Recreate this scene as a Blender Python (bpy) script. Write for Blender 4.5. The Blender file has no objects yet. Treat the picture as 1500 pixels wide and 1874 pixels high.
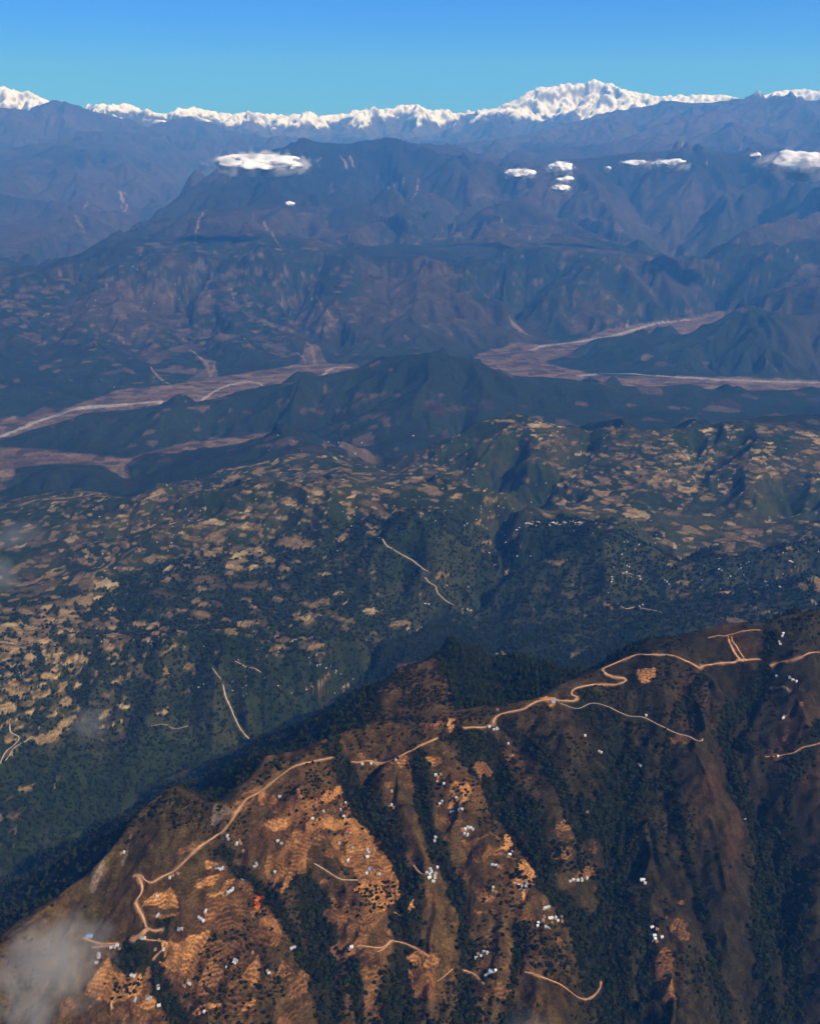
import bpy, math, random
import numpy as np
from mathutils import Vector

rng = np.random.RandomState(7)
random.seed(7)
F32 = np.float32
sc = bpy.context.scene
C = sc.collection

# ------------------------------------------------------------------ camera
FPX, CX, CY, HOR = 1572.0, 750.0, 937.0, 222.0
ZC = 3000.0
PITCH = math.atan((CY - HOR) / FPX)
cd = bpy.data.cameras.new('camera')
cam = bpy.data.objects.new('camera', cd); C.objects.link(cam)
cam.location = (0, 0, ZC)
cam.rotation_euler = (math.pi / 2 - PITCH, 0, 0)
cd.sensor_fit = 'HORIZONTAL'
cd.angle = 2 * math.atan(CX / FPX)
cd.clip_start = 1.0; cd.clip_end = 200000.0
sc.camera = cam

# ------------------------------------------------------------------ sky, sun, exposure
SUN_EL, SUN_AZ = math.radians(45), math.radians(127)      # azimuth clockwise from +Y (north)
w = bpy.data.worlds.new('World'); sc.world = w; w.use_nodes = True
nt = w.node_tree
bgn = nt.nodes['Background']
sky = nt.nodes.new('ShaderNodeTexSky'); sky.sky_type = 'NISHITA'; sky.sun_disc = False
sky.sun_elevation = SUN_EL; sky.sun_rotation = SUN_AZ
sky.altitude = 3000; sky.air_density = 1.0; sky.dust_density = 2.2; sky.ozone_density = 2.5
tint = nt.nodes.new('ShaderNodeVectorMath'); tint.operation = 'MULTIPLY'; tint.inputs[1].default_value = (.17, .66, 1.85)
nt.links.new(sky.outputs[0], tint.inputs[0]); nt.links.new(tint.outputs[0], bgn.inputs['Color'])
bgn.inputs['Strength'].default_value = 0.05
sl = bpy.data.lights.new('sun', 'SUN'); sl.energy = 4.6; sl.angle = math.radians(0.5); sl.color = (1.0, 0.94, 0.86)
so = bpy.data.objects.new('sun', sl); C.objects.link(so)
sd = Vector((math.sin(SUN_AZ) * math.cos(SUN_EL), math.cos(SUN_AZ) * math.cos(SUN_EL), math.sin(SUN_EL)))
so.rotation_euler = (-sd).to_track_quat('-Z', 'Y').to_euler()
so.location = (0, 0, 6000)
sc.view_settings.view_transform = 'Standard'; sc.view_settings.look = 'None'
sc.view_settings.exposure = 0.85; sc.view_settings.gamma = 1.0
sc.view_settings.use_curve_mapping = False
sc.cycles.max_bounces = 4; sc.cycles.diffuse_bounces = 1; sc.cycles.volume_bounces = 0
sc.cycles.use_denoising = True

# ------------------------------------------------------------------ pixel <-> ground
sp_, cp_ = math.sin(PITCH), math.cos(PITCH)
def ray(u, v):
    """azimuth (from +Y towards +X) and dz per metre of horizontal distance"""
    a = (np.asarray(u, float) - CX) / FPX; b = -(np.asarray(v, float) - CY) / FPX
    dx = a; dy = cp_ + b * sp_; dz = -sp_ + b * cp_
    h = np.hypot(dx, dy)
    return np.arctan2(dx, dy), dz / h

def vnoise(x, y, seed=0):
    xi = np.floor(x).astype(np.int64); yi = np.floor(y).astype(np.int64)
    fx = (x - xi).astype(F32); fy = (y - yi).astype(F32)
    fx = fx * fx * fx * (fx * (fx * 6 - 15) + 10); fy = fy * fy * fy * (fy * (fy * 6 - 15) + 10)
    def h(a, b):
        n = (a * 374761393 + b * 668265263 + seed * 1442695041) & 0xffffffff
        n = ((n ^ (n >> 13)) * 1274126177) & 0xffffffff
        return ((n ^ (n >> 16)) & 0xffff).astype(F32) / 65535.0
    return (h(xi, yi) * (1 - fx) + h(xi + 1, yi) * fx) * (1 - fy) + (h(xi, yi + 1) * (1 - fx) + h(xi + 1, yi + 1) * fx) * fy

def fbm(x, y, n=4, seed=0, gain=.5):
    s = 0; a = 1.; t = 0
    for i in range(n):
        s = s + a * vnoise(x * 2 ** i + 17.3 * i, y * 2 ** i - 9.1 * i, seed + i); t += a; a *= gain
    return s / t

def sstep(a, b, x):
    t = np.clip((x - a) / (b - a), 0, 1); return t * t * (3 - 2 * t)

# ------------------------------------------------------------------ control lines of the land
TH0, TH1, LR0, LR1 = -0.85, 0.85, math.log(620), math.log(68000)
ST = 0.0055
NT = int((TH1 - TH0) / ST) + 1; NR = int((LR1 - LR0) / ST) + 1
Zc = np.zeros((NR, NT)); Mc = np.zeros((NR, NT), bool); Kc = np.zeros((NR, NT))
RPT = []
def put(th, r, z, crest=False):
    i = np.round((np.log(r) - LR0) / ST).astype(int); j = np.round((th - TH0) / ST).astype(int)
    ok = (i >= 0) & (i < NR) & (j >= 0) & (j < NT)
    Zc[i[ok], j[ok]] = z[ok]; Mc[i[ok], j[ok]] = True
    if crest: Kc[i[ok], j[ok]] = 1
def dens(th, lr, z):
    d = np.hypot(np.diff(th), np.diff(lr)); t = np.concatenate([[0], np.cumsum(d)])
    n = max(2, int(t[-1] / (ST * .5))); q = np.linspace(0, t[-1], n)
    return np.interp(q, t, th), np.interp(q, t, lr), np.interp(q, t, z)
def deep(r): return np.where(r < 14000, r, 14000 + (r - 14000) * 1.5)
def line(pts, mode='z', crest=True, back=None):
    """pts: (u, v, z) or, mode 'r', (u, v, r in km)"""
    p = np.array(pts, float); th, s = ray(p[:, 0], p[:, 1])
    if mode == 'z': z = p[:, 2]; r = (z - ZC) / s
    else: r = deep(p[:, 2] * 1000); z = ZC + r * s; back = (back[0] * 1.5, back[1] * 1.4) if back else None
    th2, lr2, z2 = dens(th, np.log(r), z)
    if mode == 'r': pass
    put(th2, np.exp(lr2), z2, crest)
    if back:
        r3 = np.exp(lr2) + back[0]; put(th2, r3, z2 - back[1])
def hidden(pts):
    """pts: (u, v for the direction, r, z)"""
    p = np.array(pts, float); th, s = ray(p[:, 0], p[:, 1])
    th2, lr2, z2 = dens(th, np.log(p[:, 2]), p[:, 3]); put(th2, np.exp(lr2), z2)

def in_poly(px, py, poly):
    poly = np.asarray(poly, float); ins = np.zeros(px.shape, bool); n = len(poly)
    for k in range(n):
        x1, y1 = poly[k]; x2, y2 = poly[(k + 1) % n]
        if y1 == y2: continue
        c = ((y1 > py) != (y2 > py)) & (px < (x2 - x1) * (py - y1) / (y2 - y1) + x1)
        ins ^= c
    return ins
def floor_poly(poly, z):
    p = np.array(poly, float); th, s = ray(p[:, 0], p[:, 1]); r = (z - ZC) / s
    gj, gi = np.meshgrid(TH0 + ST * np.arange(NT), LR0 + ST * np.arange(NR))
    m = in_poly(gj, gi, np.stack([th, np.log(r)], 1)); Zc[m] = z; Mc[m] = True
    return m

# snow range, far to near
SNOW = [(-260,170),(-120,150),(-40,160),(0,152),(20,160),(40,165),(60,172),(85,180),(100,190),(150,206),(170,202),(185,193),(200,189),(215,191),(232,184),(245,196),(262,205),
 (285,210),(300,204),(315,212),(335,201),(350,195),(370,192),(385,204),(400,210),(420,208),(440,212),(470,203),(490,208),(510,210),(530,214),
 (555,212),(575,216),(600,208),(625,210),(640,204),(660,202),(680,202),(700,204),(720,198),(745,188),(757,187),(775,196),(800,203),(812,197),
 (830,207),(850,206),(870,210),(885,200),(895,199),(910,200),(930,190),(950,186),(965,172),(983,158),(1000,165),(1012,162),(1030,152),(1050,150),
 (1065,153),(1080,145),(1091,141),(1105,145),(1120,158),(1135,172),(1148,164),(1160,170),(1180,172),(1190,178),(1212,178),(1240,182),(1262,175),(1285,168),
 (1300,173),(1330,172),(1345,178),(1400,180),(1425,165),(1455,158),(1480,165),(1500,170),(1560,160),(1700,175)]
line([(u, v, 38) for u, v in SNOW], 'r', back=(3500, 1200))
line([(-260,262,35.5),(0,230,35.5),(200,232,35.5),(330,240,35.8),(430,246,35.8),(560,255,35.8),(700,262,35.8),(860,256,36)], 'r', crest=False)
line([(560,262,34),(610,238,35.6),(655,262,34)], 'r'); line([(690,262,34.5),(720,238,35.8),(760,264,34)], 'r')
line([(770,268,32),(850,238,33),(885,211,34.3),(915,203,35),(950,196,35.5),(985,212,35.5),(1010,225,35)], 'r', back=(700, 250))
line([(1000,235,35.3),(1100,228,35.2),(1200,225,35),(1500,222,35),(1700,222,35)], 'r', crest=False)
line([(265,228,33),(320,213,33),(345,205,33),(370,221,33),(420,238,33),(490,250,32),(560,264,32)], 'r', back=(1200, 350))
line([(-260,200,32),(-100,190,32),(0,193,32),(60,202,32),(92,174,32),(112,182,32),(130,184,32),(150,190,32),(180,205,32),(230,216,32),(290,236,31),(350,250,30),(420,265,29)], 'r', back=(1500, 600))
line([(-100,290,27),(60,264,28.5),(165,239,30),(250,241,30),(310,263,29),(400,297,28)], 'r', back=(700, 120))
line([(-100,345,22),(20,330,23.5),(100,300,25.5),(160,270,27.5)], 'r')
line([(40,460,17.5),(100,400,20),(150,350,23),(200,300,26),(230,262,28.5)], 'r')
# M4 right, joins M1
line([(820,265,27.5),(850,258,28),(915,255,28.5),(975,245,29),(1030,226,30),(1075,215,30.5),(1125,203,31),(1190,190,31),(1230,179,31),(1262,188,31),(1300,186,31),
 (1340,181,31),(1375,176,31),(1410,180,31),(1435,184,31),(1500,182,31),(1600,175,31),(1750,180,31)], 'r', back=(1500, 500))
line([(960,300,19.8),(1020,300,20.2),(1060,292,20.6),(1110,284,21),(1180,276,21.6),(1290,272,21.6),(1380,292,20.8),(1480,330,19),(1600,350,18)], 'r', back=(900, 260))
# M1
line([(90,490,14.79),(140,465,15.65),(200,432,16.64),(300,378,18.62),(400,312,20.60),(440,288,21.39),(470,273,21.92),(520,264,21.92),(600,258,21.92),(640,262,21.92),(680,255,21.92),(710,247,21.92),(760,262,22.25),(820,265,22.91)], 'r', back=(1800, 900))
line([(470,273,21.92),(500,320,19.94),(540,370,18.29),(600,430,16.64),(640,470,15.52)], 'r')
line([(710,247,21.92),(735,300,20.27),(760,360,18.62),(770,420,17.04),(780,455,15.98)], 'r')
line([(780,455,15.98),(840,420,16.97),(890,378,17.96),(945,362,18.36),(985,388,17.96),(1040,402,17.63),(1100,432,16.84),(1200,484,15.32)], 'r', back=(900, 160))
line([(945,362,18.36),(1000,330,19.94),(1020,318,20.60)], 'r')
line([(1700,370,19.28),(1500,385,19.28),(1420,400,18.62),(1350,430,17.30),(1270,482,15.98),(1230,510,15.19)], 'r', back=(900, 180))
line([(180,458,15.2),(300,448,15.5),(420,440,15.6),(560,445,15.5),(680,455,15.4)], 'r', crest=False)
line([(330,405,16.7),(450,385,17.2),(560,380,17.4),(680,380,17.4),(760,400,16.8)], 'r', crest=False)
line([(470,330,19.2),(600,325,19.6),(700,315,19.9)], 'r', crest=False)
line([(1000,455,15.5),(1120,470,15.4),(1250,455,15.6),(1400,450,15.8),(1500,440,16)], 'r', crest=False)
line([(-100,415,20),(0,470,17.2),(60,478,16.8),(110,452,18.2),(180,415,20.2),(260,385,22.5),(350,330,26.5)], 'r', crest=False)
line([(-150,545,760),(0,522,820),(90,492,900),(160,482,930),(230,486,900),(330,472,950),(420,466,950),(520,470,920),(620,462,930),(700,475,880),(780,470,900),(860,480,850)], 'z', crest=False)
line([(230,486,900),(200,540,650),(140,600,420),(90,660,160)], 'z'); line([(420,466,950),(400,540,560),(430,590,350),(440,640,180)], 'z')
line([(620,462,930),(600,530,620),(640,590,350),(700,640,140)], 'z'); line([(330,540,460),(350,600,230),(375,660,40)], 'z', crest=False)
line([(520,560,330),(560,610,140),(565,660,25)], 'z', crest=False)
line([(860,480,850),(850,540,520),(860,590,260),(960,625,60)], 'z'); line([(1060,560,330),(1120,570,280),(1160,590,120)], 'z')
line([(1100,470,900),(1060,530,560),(1040,580,200)], 'z'); line([(1300,480,950),(1270,530,560),(1200,560,260)], 'z')
line([(900,545,250),(935,590,60),(1000,620,20)], 'z', crest=False)
line([(1700,500,1000),(1500,520,800),(1420,530,600),(1380,545,350)], 'z')
# hills across the river, right
line([(982,660,20),(1020,640,90),(1060,627,160),(1110,612,230),(1150,605,270),(1180,611,240),(1215,618,220),(1260,616,280),(1310,592,430),(1340,567,600),(1365,551,710),(1390,560,650),(1450,580,560),(1520,572,600),(1750,540,800)], 'z', back=(900, 260))
floor_poly([(-300,815),(0,765),(110,750),(225,712),(330,702),(400,690),(540,668),(600,666),(655,668),(655,680),(560,694),(480,712),(400,732),(300,742),(150,764),(60,790),(0,808),(-300,860)], 14)
floor_poly([(860,650),(960,628),(1010,630),(1110,608),(1200,590),(1330,572),(1345,590),(1260,625),(1120,628),(1060,645),(992,664),(1100,688),(1500,697),(1800,700),(1800,735),(1500,716),(1300,722),(1150,714),(960,692),(900,688)], 14)
# long forested hill in front of the river
line([(-60,820,20),(20,802,70),(60,783,120),(150,758,200),(250,748,240),(330,738,260),(400,728,280),(480,706,350),(560,692,420),(640,678,480),(700,655,600),(750,645,690),(790,641,730),(850,658,640),(900,680,500),
 (960,686,430),(1040,692,380),(1100,700,350),(1150,706,330),(1210,705,340),(1265,699,365),(1300,712,310),(1340,718,290),(1420,712,300),(1500,709,320),(1750,705,380)], 'z', back=(800, 320))
line([(790,641,730),(800,700,520),(830,745,350)], 'z'); line([(640,678,480),(600,730,300),(560,775,120)], 'z'); line([(1265,699,365),(1250,730,280),(1240,750,240)], 'z')
line([(900,760,330),(1050,752,250),(1200,752,250),(1350,748,260),(1500,742,280)], 'z', crest=False)
floor_poly([(-300,840),(0,818),(90,822),(150,830),(230,838),(340,812),(500,792),(525,798),(380,824),(262,838),(226,852),(242,885),(215,874),(190,852),(100,850),(45,858),(20,880),(-300,915)], 52)
line([(540,800,70),(620,815,110),(690,835,190),(750,850,260)], 'z', crest=False)
line([(-60,862,60),(20,850,110),(45,858,90)], 'z'); line([(50,872,90),(90,856,150),(140,850,170),(200,862,130),(235,885,110)], 'z')
line([(235,850,110),(290,838,200),(360,832,240),(430,822,330),(480,810,420),(530,797,500),(575,812,440),(640,838,400),(700,868,470)], 'z', back=(300, 60))
# terraced slope and crest, right middle
line([(830,800,640),(880,766,800),(960,757,840),(1010,775,800),(1080,783,790),(1200,787,800),(1300,777,840),(1400,762,890),(1500,757,910),(1750,750,930)], 'z', back=(1300, 520))
line([(960,757,840),(975,820,740),(960,880,650)], 'z'); line([(1200,787,800),(1190,860,720),(1170,910,650)], 'z'); line([(1400,762,890),(1380,850,780),(1360,920,690)], 'z')
line([(1080,800,700),(1070,860,640),(1050,915,610)], 'z', crest=False); line([(1300,800,740),(1280,870,650),(1270,935,600)], 'z', crest=False)
# crest of the middle hills
line([(-250,925,230),(0,903,280),(60,898,300),(120,893,330),(180,902,400),(250,912,520),(330,906,600),(450,888,750),(520,880,800),(570,886,830),(640,885,815),(700,893,800),(760,887,810),(830,885,810),(900,897,790),(960,915,760),(1010,945,740)], 'z', back=(700, 300))
line([(740,928,910),(770,936,890),(830,980,770),(880,1005,660),(900,1045,560)], 'z'); line([(740,928,910),(700,985,760),(640,1050,600)], 'z')
line([(450,888,750),(400,960,640),(330,1040,560),(260,1110,500)], 'z'); line([(250,912,520),(180,980,430),(60,1060,400)], 'z')
line([(570,886,830),(560,980,660),(500,1060,540)], 'z')
line([(900,985,560),(930,1020,520),(900,1090,450),(860,1140,420)], 'z', crest=False)
line([(940,965,740),(1000,955,800),(1060,952,825),(1105,956,835),(1145,975,780),(1200,1000,690),(1240,1018,650)], 'z', back=(400, 160))
line([(1060,955,820),(1108,984,860),(1115,1030,760),(1130,1075,690),(1180,1098,650)], 'z')
line([(1108,984,860),(1040,1010,740),(960,1040,600)], 'z')
line([(1200,975,600),(1280,985,590),(1400,960,600),(1500,930,640)], 'z', crest=False)
line([(1220,1040,660),(1300,1022,750),(1400,1010,820),(1500,986,890),(1750,965,950)], 'z', back=(350, 160))
line([(1200,1110,600),(1300,1080,650),(1400,1060,700),(1500,1050,740)], 'z', crest=False)
line([(1150,1100,650),(1280,1100,720),(1400,1090,780),(1500,1075,830),(1750,1050,900)], 'z')
line([(120,1150,560),(200,1160,560),(280,1162,580),(380,1152,630),(430,1147,660),(470,1163,610),(510,1180,570),(600,1164,610),(660,1167,600),(740,1163,580),(790,1150,540)], 'z', back=(220, 130))
line([(0,1130,470),(120,1125,440),(250,1125,430)], 'z', crest=False)
line([(280,1162,580),(250,1240,480),(200,1330,360)], 'z'); line([(430,1147,660),(440,1240,520),(460,1330,400)], 'z'); line([(600,1164,610),(580,1240,500)], 'z')
line([(0,1180,520),(0,1300,430),(40,1400,330),(60,1470,280)], 'z'); line([(-250,1200,550),(-250,1420,350)], 'z', crest=False)
# deep valley behind the near ridge
line([(-250,1700,170),(-100,1650,190),(50,1580,210),(180,1515,235),(300,1430,260),(430,1370,300),(560,1310,330),(660,1250,370),(735,1185,410),(800,1128,440)], 'z', crest=False)
line([(870,1160,480),(920,1210,520),(965,1235,560),(1050,1200,600),(1150,1150,630)], 'z', crest=False)
hidden([(1150,1150,3300,640),(1300,1120,3050,650),(1500,1080,3000,700),(1750,1050,3000,750)])
# the near ridge
CREST = [(-260,1900,1120),(-120,1800,1200),(0,1722,1275),(100,1650,1325),(170,1590,1370),(210,1545,1400),(250,1490,1440),(310,1440,1490),(350,1462,1470),(385,1482,1455),(430,1477,1460),(455,1435,1480),(485,1387,1510),
 (530,1384,1505),(575,1358,1520),(640,1335,1530),(700,1325,1532),(760,1320,1535),(820,1312,1540),(880,1300,1545),(940,1285,1555),(1000,1276,1560),(1050,1250,1570),(1110,1212,1590),(1180,1185,1620),(1240,1165,1650),
 (1290,1150,1670),(1330,1138,1690),(1390,1133,1690),(1440,1126,1690),(1500,1112,1700),(1750,1075,1740)]
line(CREST)
line([(700,1325,1532),(700,1280,1500),(725,1222,1470)]); line([(725,1222,1470),(760,1213,1465),(795,1222,1460)])
line([(860,1302,1545),(860,1240,1470),(840,1190,1420),(825,1152,1370)])
line([(-300,1950,1080),(-100,1885,1150),(100,1880,1215),(300,1880,1245),(500,1885,1262),(750,1885,1272),(1000,1885,1262),(1250,1885,1240),(1500,1885,1220),(1750,1885,1200)], crest=False)
hidden([(-400,2000,620,900),(0,2000,640,950),(750,2000,640,980),(1500,2000,640,900),(1900,2000,640,900)])
hidden([(-2600,900,1200,1000),(-2600,900,2500,300),(-2600,900,6000,300)])
Zc[-1, :] = 1800; Mc[-1, :] = True; Zc[0, :] = 900; Mc[0, :] = True

def relax():
    levels = []
    z, m = Zc, Mc
    pyr = [(z, m)]
    while min(z.shape) > 24:
        h, w_ = (z.shape[0] + 1) // 2, (z.shape[1] + 1) // 2
        zz = np.zeros((h * 2, w_ * 2)); mm = np.zeros((h * 2, w_ * 2)); zz[:z.shape[0], :z.shape[1]] = z * m; mm[:z.shape[0], :z.shape[1]] = m
        s = zz.reshape(h, 2, w_, 2).sum((1, 3)); c = mm.reshape(h, 2, w_, 2).sum((1, 3))
        z = np.where(c > 0, s / np.maximum(c, 1), 0); m = c > 0; pyr.append((z, m))
    z, m = pyr[-1]; cur = np.where(m, z, z[m].mean())
    for z, m in reversed(pyr):
        if cur.shape != z.shape:
            cur = np.repeat(np.repeat(cur, 2, 0), 2, 1)[:z.shape[0], :z.shape[1]]
        cur = np.where(m, z, cur)
        for _ in range(260):
            p = np.pad(cur, 1, mode='edge')
            avg = (p[:-2, 1:-1] + p[2:, 1:-1] + p[1:-1, :-2] + p[1:-1, 2:]) * .25
            cur = np.where(m, z, avg)
    return cur
B0 = relax()
def blur(a, n):
    for _ in range(n):
        p = np.pad(a, 1, mode='edge'); a = (p[:-2, 1:-1] + p[2:, 1:-1] + p[1:-1, :-2] + p[1:-1, 2:] + 4 * a) / 8
    return a
Bf = blur(B0, 2); Bs = blur(B0, 14); Kf = np.clip(blur(Kc, 6) * 4.5, 0, 1)
FLc = (Mc & ((Zc == 14) | (Zc == 52))) * 1.0; Ff = blur(FLc, 5)

# ------------------------------------------------------------------ the sheet of ground: rows of distance, columns of direction
def rows():
    r = 760.0; out = []
    while r < 58500:
        out.append(r)
        if r < 980: d = 7
        elif r < 2350: d = 2.5
        elif r < 2900: d = 6
        elif r < 7000: d = 11
        elif r < 10300: d = 27
        elif r < 14000: d = 23
        elif r < 42000: d = 84
        elif r < 50900: d = 58
        else: d = 450
        r += d
    return np.array(out)
RR = rows(); NROW = len(RR); NCOL = 760
HALF = np.interp(np.log(RR), np.log([700, 1000, 1500, 2500, 5000, 9000, 45000]), np.radians([48, 47, 43, 36.5, 31, 28, 26.5]))
SS = np.linspace(-1, 1, NCOL)
TH = (HALF[:, None] * SS[None]); R = np.repeat(RR[:, None], NCOL, 1)
X = R * np.sin(TH); Y = R * np.cos(TH)
def csamp(G, th, lr):
    i = np.clip((lr - LR0) / ST, 0, NR - 1.001); j = np.clip((th - TH0) / ST, 0, NT - 1.001)
    a = i.astype(int); b = j.astype(int); fi = i - a; fj = j - b
    return (G[a, b] * (1 - fj) + G[a, b + 1] * fj) * (1 - fi) + (G[a + 1, b] * (1 - fj) + G[a + 1, b + 1] * fj) * fi
LR = np.log(R)
H = csamp(Bf, TH, LR)
gr_, gt_ = np.gradient(Bs, ST); 
rc = np.exp(LR0 + ST * np.arange(NR))[:, None]
gR = csamp(gr_ / rc, TH, LR); gT = csamp(gt_ / rc, TH, LR)
GX = (gR * np.sin(TH) + gT * np.cos(TH)).astype(F32); GY = (gR * np.cos(TH) - gT * np.sin(TH)).astype(F32)
K = csamp(Kf, TH, LR).astype(F32); FLV = csamp(Ff, TH, LR).astype(F32)

def samp(G, th, r):
    i = np.interp(r, RR, np.arange(NROW)); i = np.clip(i, 0, NROW - 1.001)
    hf = np.interp(i, np.arange(NROW), HALF)
    j = np.clip((th / hf * .5 + .5) * (NCOL - 1), 0, NCOL - 1.001)
    a = i.astype(int); b = j.astype(int); fi = i - a; fj = j - b
    return (G[a, b] * (1 - fj) + G[a, b + 1] * fj) * (1 - fi) + (G[a + 1, b] * (1 - fj) + G[a + 1, b + 1] * fj) * fi
def hit(u, v):
    """where the sight line through a photo pixel meets the land: x, y, z, azimuth, r"""
    u = np.atleast_1d(np.asarray(u, float)); v = np.atleast_1d(np.asarray(v, float))
    th, s = ray(u, v); out = np.zeros((len(u), 5))
    for k in range(len(u)):
        rr = RR; hh = samp(H, np.full(NROW, th[k]), rr); d = hh - (ZC + rr * s[k])
        q = np.argmax(d > 0) if (d > 0).any() else NROW - 1
        if q > 0 and d[q] > 0:
            t = -d[q - 1] / (d[q] - d[q - 1]); r = rr[q - 1] + t * (rr[q] - rr[q - 1])
        else: r = rr[q]
        out[k] = (r * math.sin(th[k]), r * math.cos(th[k]), ZC + r * s[k], th[k], r)
    return out
def project(x, y, z):
    dz = z - ZC; dep = y * cp_ - dz * sp_; up = y * sp_ + dz * cp_
    return CX + FPX * x / dep, CY - FPX * up / dep

def path_xy(pts, step=12):
    """photo polyline -> smooth ground polyline (x, y)"""
    h = hit([p[0] for p in pts], [p[1] for p in pts])
    P = h[:, :2]
    n = len(P)
    if n < 3: 
        t = np.linspace(0, 1, 12)[:, None]; return P[0] * (1 - t) + P[1] * t
    out = []
    Q = np.vstack([2 * P[0] - P[1], P, 2 * P[-1] - P[-2]])
    for k in range(n - 1):
        p0, p1, p2, p3 = Q[k:k + 4]; m = max(2, int(np.hypot(*(p2 - p1)) / step))
        for t in np.arange(m) / m:
            out.append(.5 * ((2 * p1) + (p2 - p0) * t + (2 * p0 - 5 * p1 + 4 * p2 - p3) * t * t + (3 * p1 - p0 - 3 * p2 + p3) * t ** 3))
    out.append(P[-1]); return np.array(out)
def dist_to(path, pad, wid=None):
    """distance of every grid vertex from a ground polyline (only near it), and the parameter along it"""
    D = np.full(X.shape, 1e9, F32); T = np.zeros(X.shape, F32)
    L = len(path) - 1
    for k in range(L):
        (x1, y1), (x2, y2) = path[k], path[k + 1]
        rs = [math.hypot(x1, y1), math.hypot(x2, y2)]; ts = [math.atan2(x1, y1), math.atan2(x2, y2)]
        a = np.searchsorted(RR, min(rs) - pad); b = np.searchsorted(RR, max(rs) + pad)
        if b <= a: continue
        hf = HALF[a:b].min(); m = pad / max(min(rs) - pad, 200)
        c = int(np.clip(((min(ts) - m) / hf * .5 + .5) * (NCOL - 1) - 14, 0, NCOL)); d = int(np.clip(((max(ts) + m) / hf * .5 + .5) * (NCOL - 1) + 14, 0, NCOL))
        if d <= c: continue
        c = max(0, min(c, int(np.clip(((min(ts) - m) / HALF[a:b].max() * .5 + .5) * (NCOL - 1) - 4, 0, NCOL))))
        d = max(d, int(np.clip(((max(ts) + m) / HALF[a:b].max() * .5 + .5) * (NCOL - 1) + 4, 0, NCOL)))
        px = X[a:b, c:d] - x1; py = Y[a:b, c:d] - y1; ex, ey = x2 - x1, y2 - y1
        t = np.clip((px * ex + py * ey) / max(ex * ex + ey * ey, 1e-6), 0, 1)
        dd = np.hypot(px - t * ex, py - t * ey); s = D[a:b, c:d]; q = dd < s
        s[q] = dd[q]; T[a:b, c:d][q] = ((k + t) / L)[q]
    return D, T

# gullies and spurs of the near ridge's sunny side
GULLY = [([(612,1372),(645,1440),(690,1520),(725,1590),(742,1660),(742,1750),(730,1874)],52,75),
 ([(762,1375),(775,1450),(790,1530),(830,1620),(850,1720),(850,1874)],30,60),
 ([(850,1335),(895,1410),(935,1480),(985,1560),(1010,1620),(1075,1720),(1100,1830)],46,75),
 ([(1085,1300),(1140,1380),(1138,1470),(1125,1580),(1118,1700),(1120,1874)],60,85),
 ([(1290,1240),(1230,1320),(1220,1420),(1250,1540),(1290,1680),(1330,1874)],30,80),
 ([(1408,1150),(1402,1215),(1360,1290),(1322,1350),(1350,1440),(1385,1540),(1395,1680),(1400,1874)],60,75),
 ([(1500,1330),(1450,1420),(1440,1540),(1450,1700),(1460,1874)],40,70),
 ([(560,1600),(575,1680),(600,1770),(600,1874)],32,60),
 ([(395,1560),(460,1610),(520,1680),(560,1760)],26,45),
 ([(300,1690),(285,1760),(300,1830),(340,1874)],26,40),
 ([(640,1730),(650,1800),(660,1874)],20,40),
 ([(930,1330),(1000,1400),(1050,1500),(1060,1600)],22,60),
 ([(960,1700),(940,1780),(930,1874)],20,45),
 ([(1180,1640),(1180,1750),(1170,1874)],22,50),
 ([(440,1400),(400,1400),(380,1330)],0,1)]
NW = fbm(X / 110., Y / 110., 3, 8)
for pts, dep, wd in GULLY[:-1]:
    p = path_xy(pts, 25); D, T = dist_to(p, wd * 2.6)
    H -= dep * np.exp(-(D * (.6 + .8 * NW) / wd) ** 2 * .9) * sstep(0, .16, T)
SPUR = [([(530,1400),(560,1480),(590,1560),(640,1640),(680,1760)],26,60),([(700,1400),(730,1470),(770,1560),(790,1700)],18,55),([(810,1360),(850,1450),(910,1540),(960,1620),(990,1720),(1010,1850)],22,60),
 ([(1000,1320),(1070,1420),(1085,1540),(1090,1680)],22,60),([(1260,1230),(1300,1340),(1290,1430),(1330,1540),(1350,1680)],26,70),([(1190,1340),(1180,1480),(1190,1600),(1230,1760)],22,60),
 ([(460,1450),(420,1540),(350,1600),(310,1700)],10,50)]
for pts, dep, wd in SPUR:
    p = path_xy(pts, 25); D, T = dist_to(p, wd * 2.6)
    H += dep * np.exp(-(D / wd) ** 2) * sstep(0, .2, T)

# ------------------------------------------------------------------ branching gullies cut by water, in octaves
def hash2(ix, iy, seed):
    n = (ix * 73856093 ^ iy * 19349663 ^ (seed * 83492791)) & 0xffffffff
    n = ((n ^ (n >> 15)) * 2246822519) & 0xffffffff; n = ((n ^ (n >> 13)) * 3266489917) & 0xffffffff; n ^= n >> 16
    return (n & 0xffff).astype(F32) / 65535., ((n >> 16) & 0xffff).astype(F32) / 65535.
def gul(px, py, dx, dy, seed):
    ix = np.floor(px).astype(np.int64); iy = np.floor(py).astype(np.int64); fx = (px - ix).astype(F32); fy = (py - iy).astype(F32)
    c = np.zeros(px.shape, F32); s = np.zeros(px.shape, F32); wt = np.zeros(px.shape, F32)
    for i in (-2, -1, 0, 1):
        for j in (-2, -1, 0, 1):
            hx, hy = hash2(ix - i, iy - j, seed)
            ax = fx + i - hx * .5; ay = fy + j - hy * .5
            d = ax * ax + ay * ay; m = d < 3.4
            w_ = np.exp(-d * 2) * m; mag = (ax * dx + ay * dy) * np.float32(2 * math.pi)
            c += np.cos(mag) * w_; s -= np.sin(mag) * w_; wt += w_
    wt = np.maximum(wt, 1e-5)
    return c / wt, s / wt
def box(a, n):
    for _ in range(n):
        a[1:-1] = (a[:-2] + a[2:] + 2 * a[1:-1]) * .25; a[:, 1:-1] = (a[:, :-2] + a[:, 2:] + 2 * a[:, 1:-1]) * .25
    return a
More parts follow.
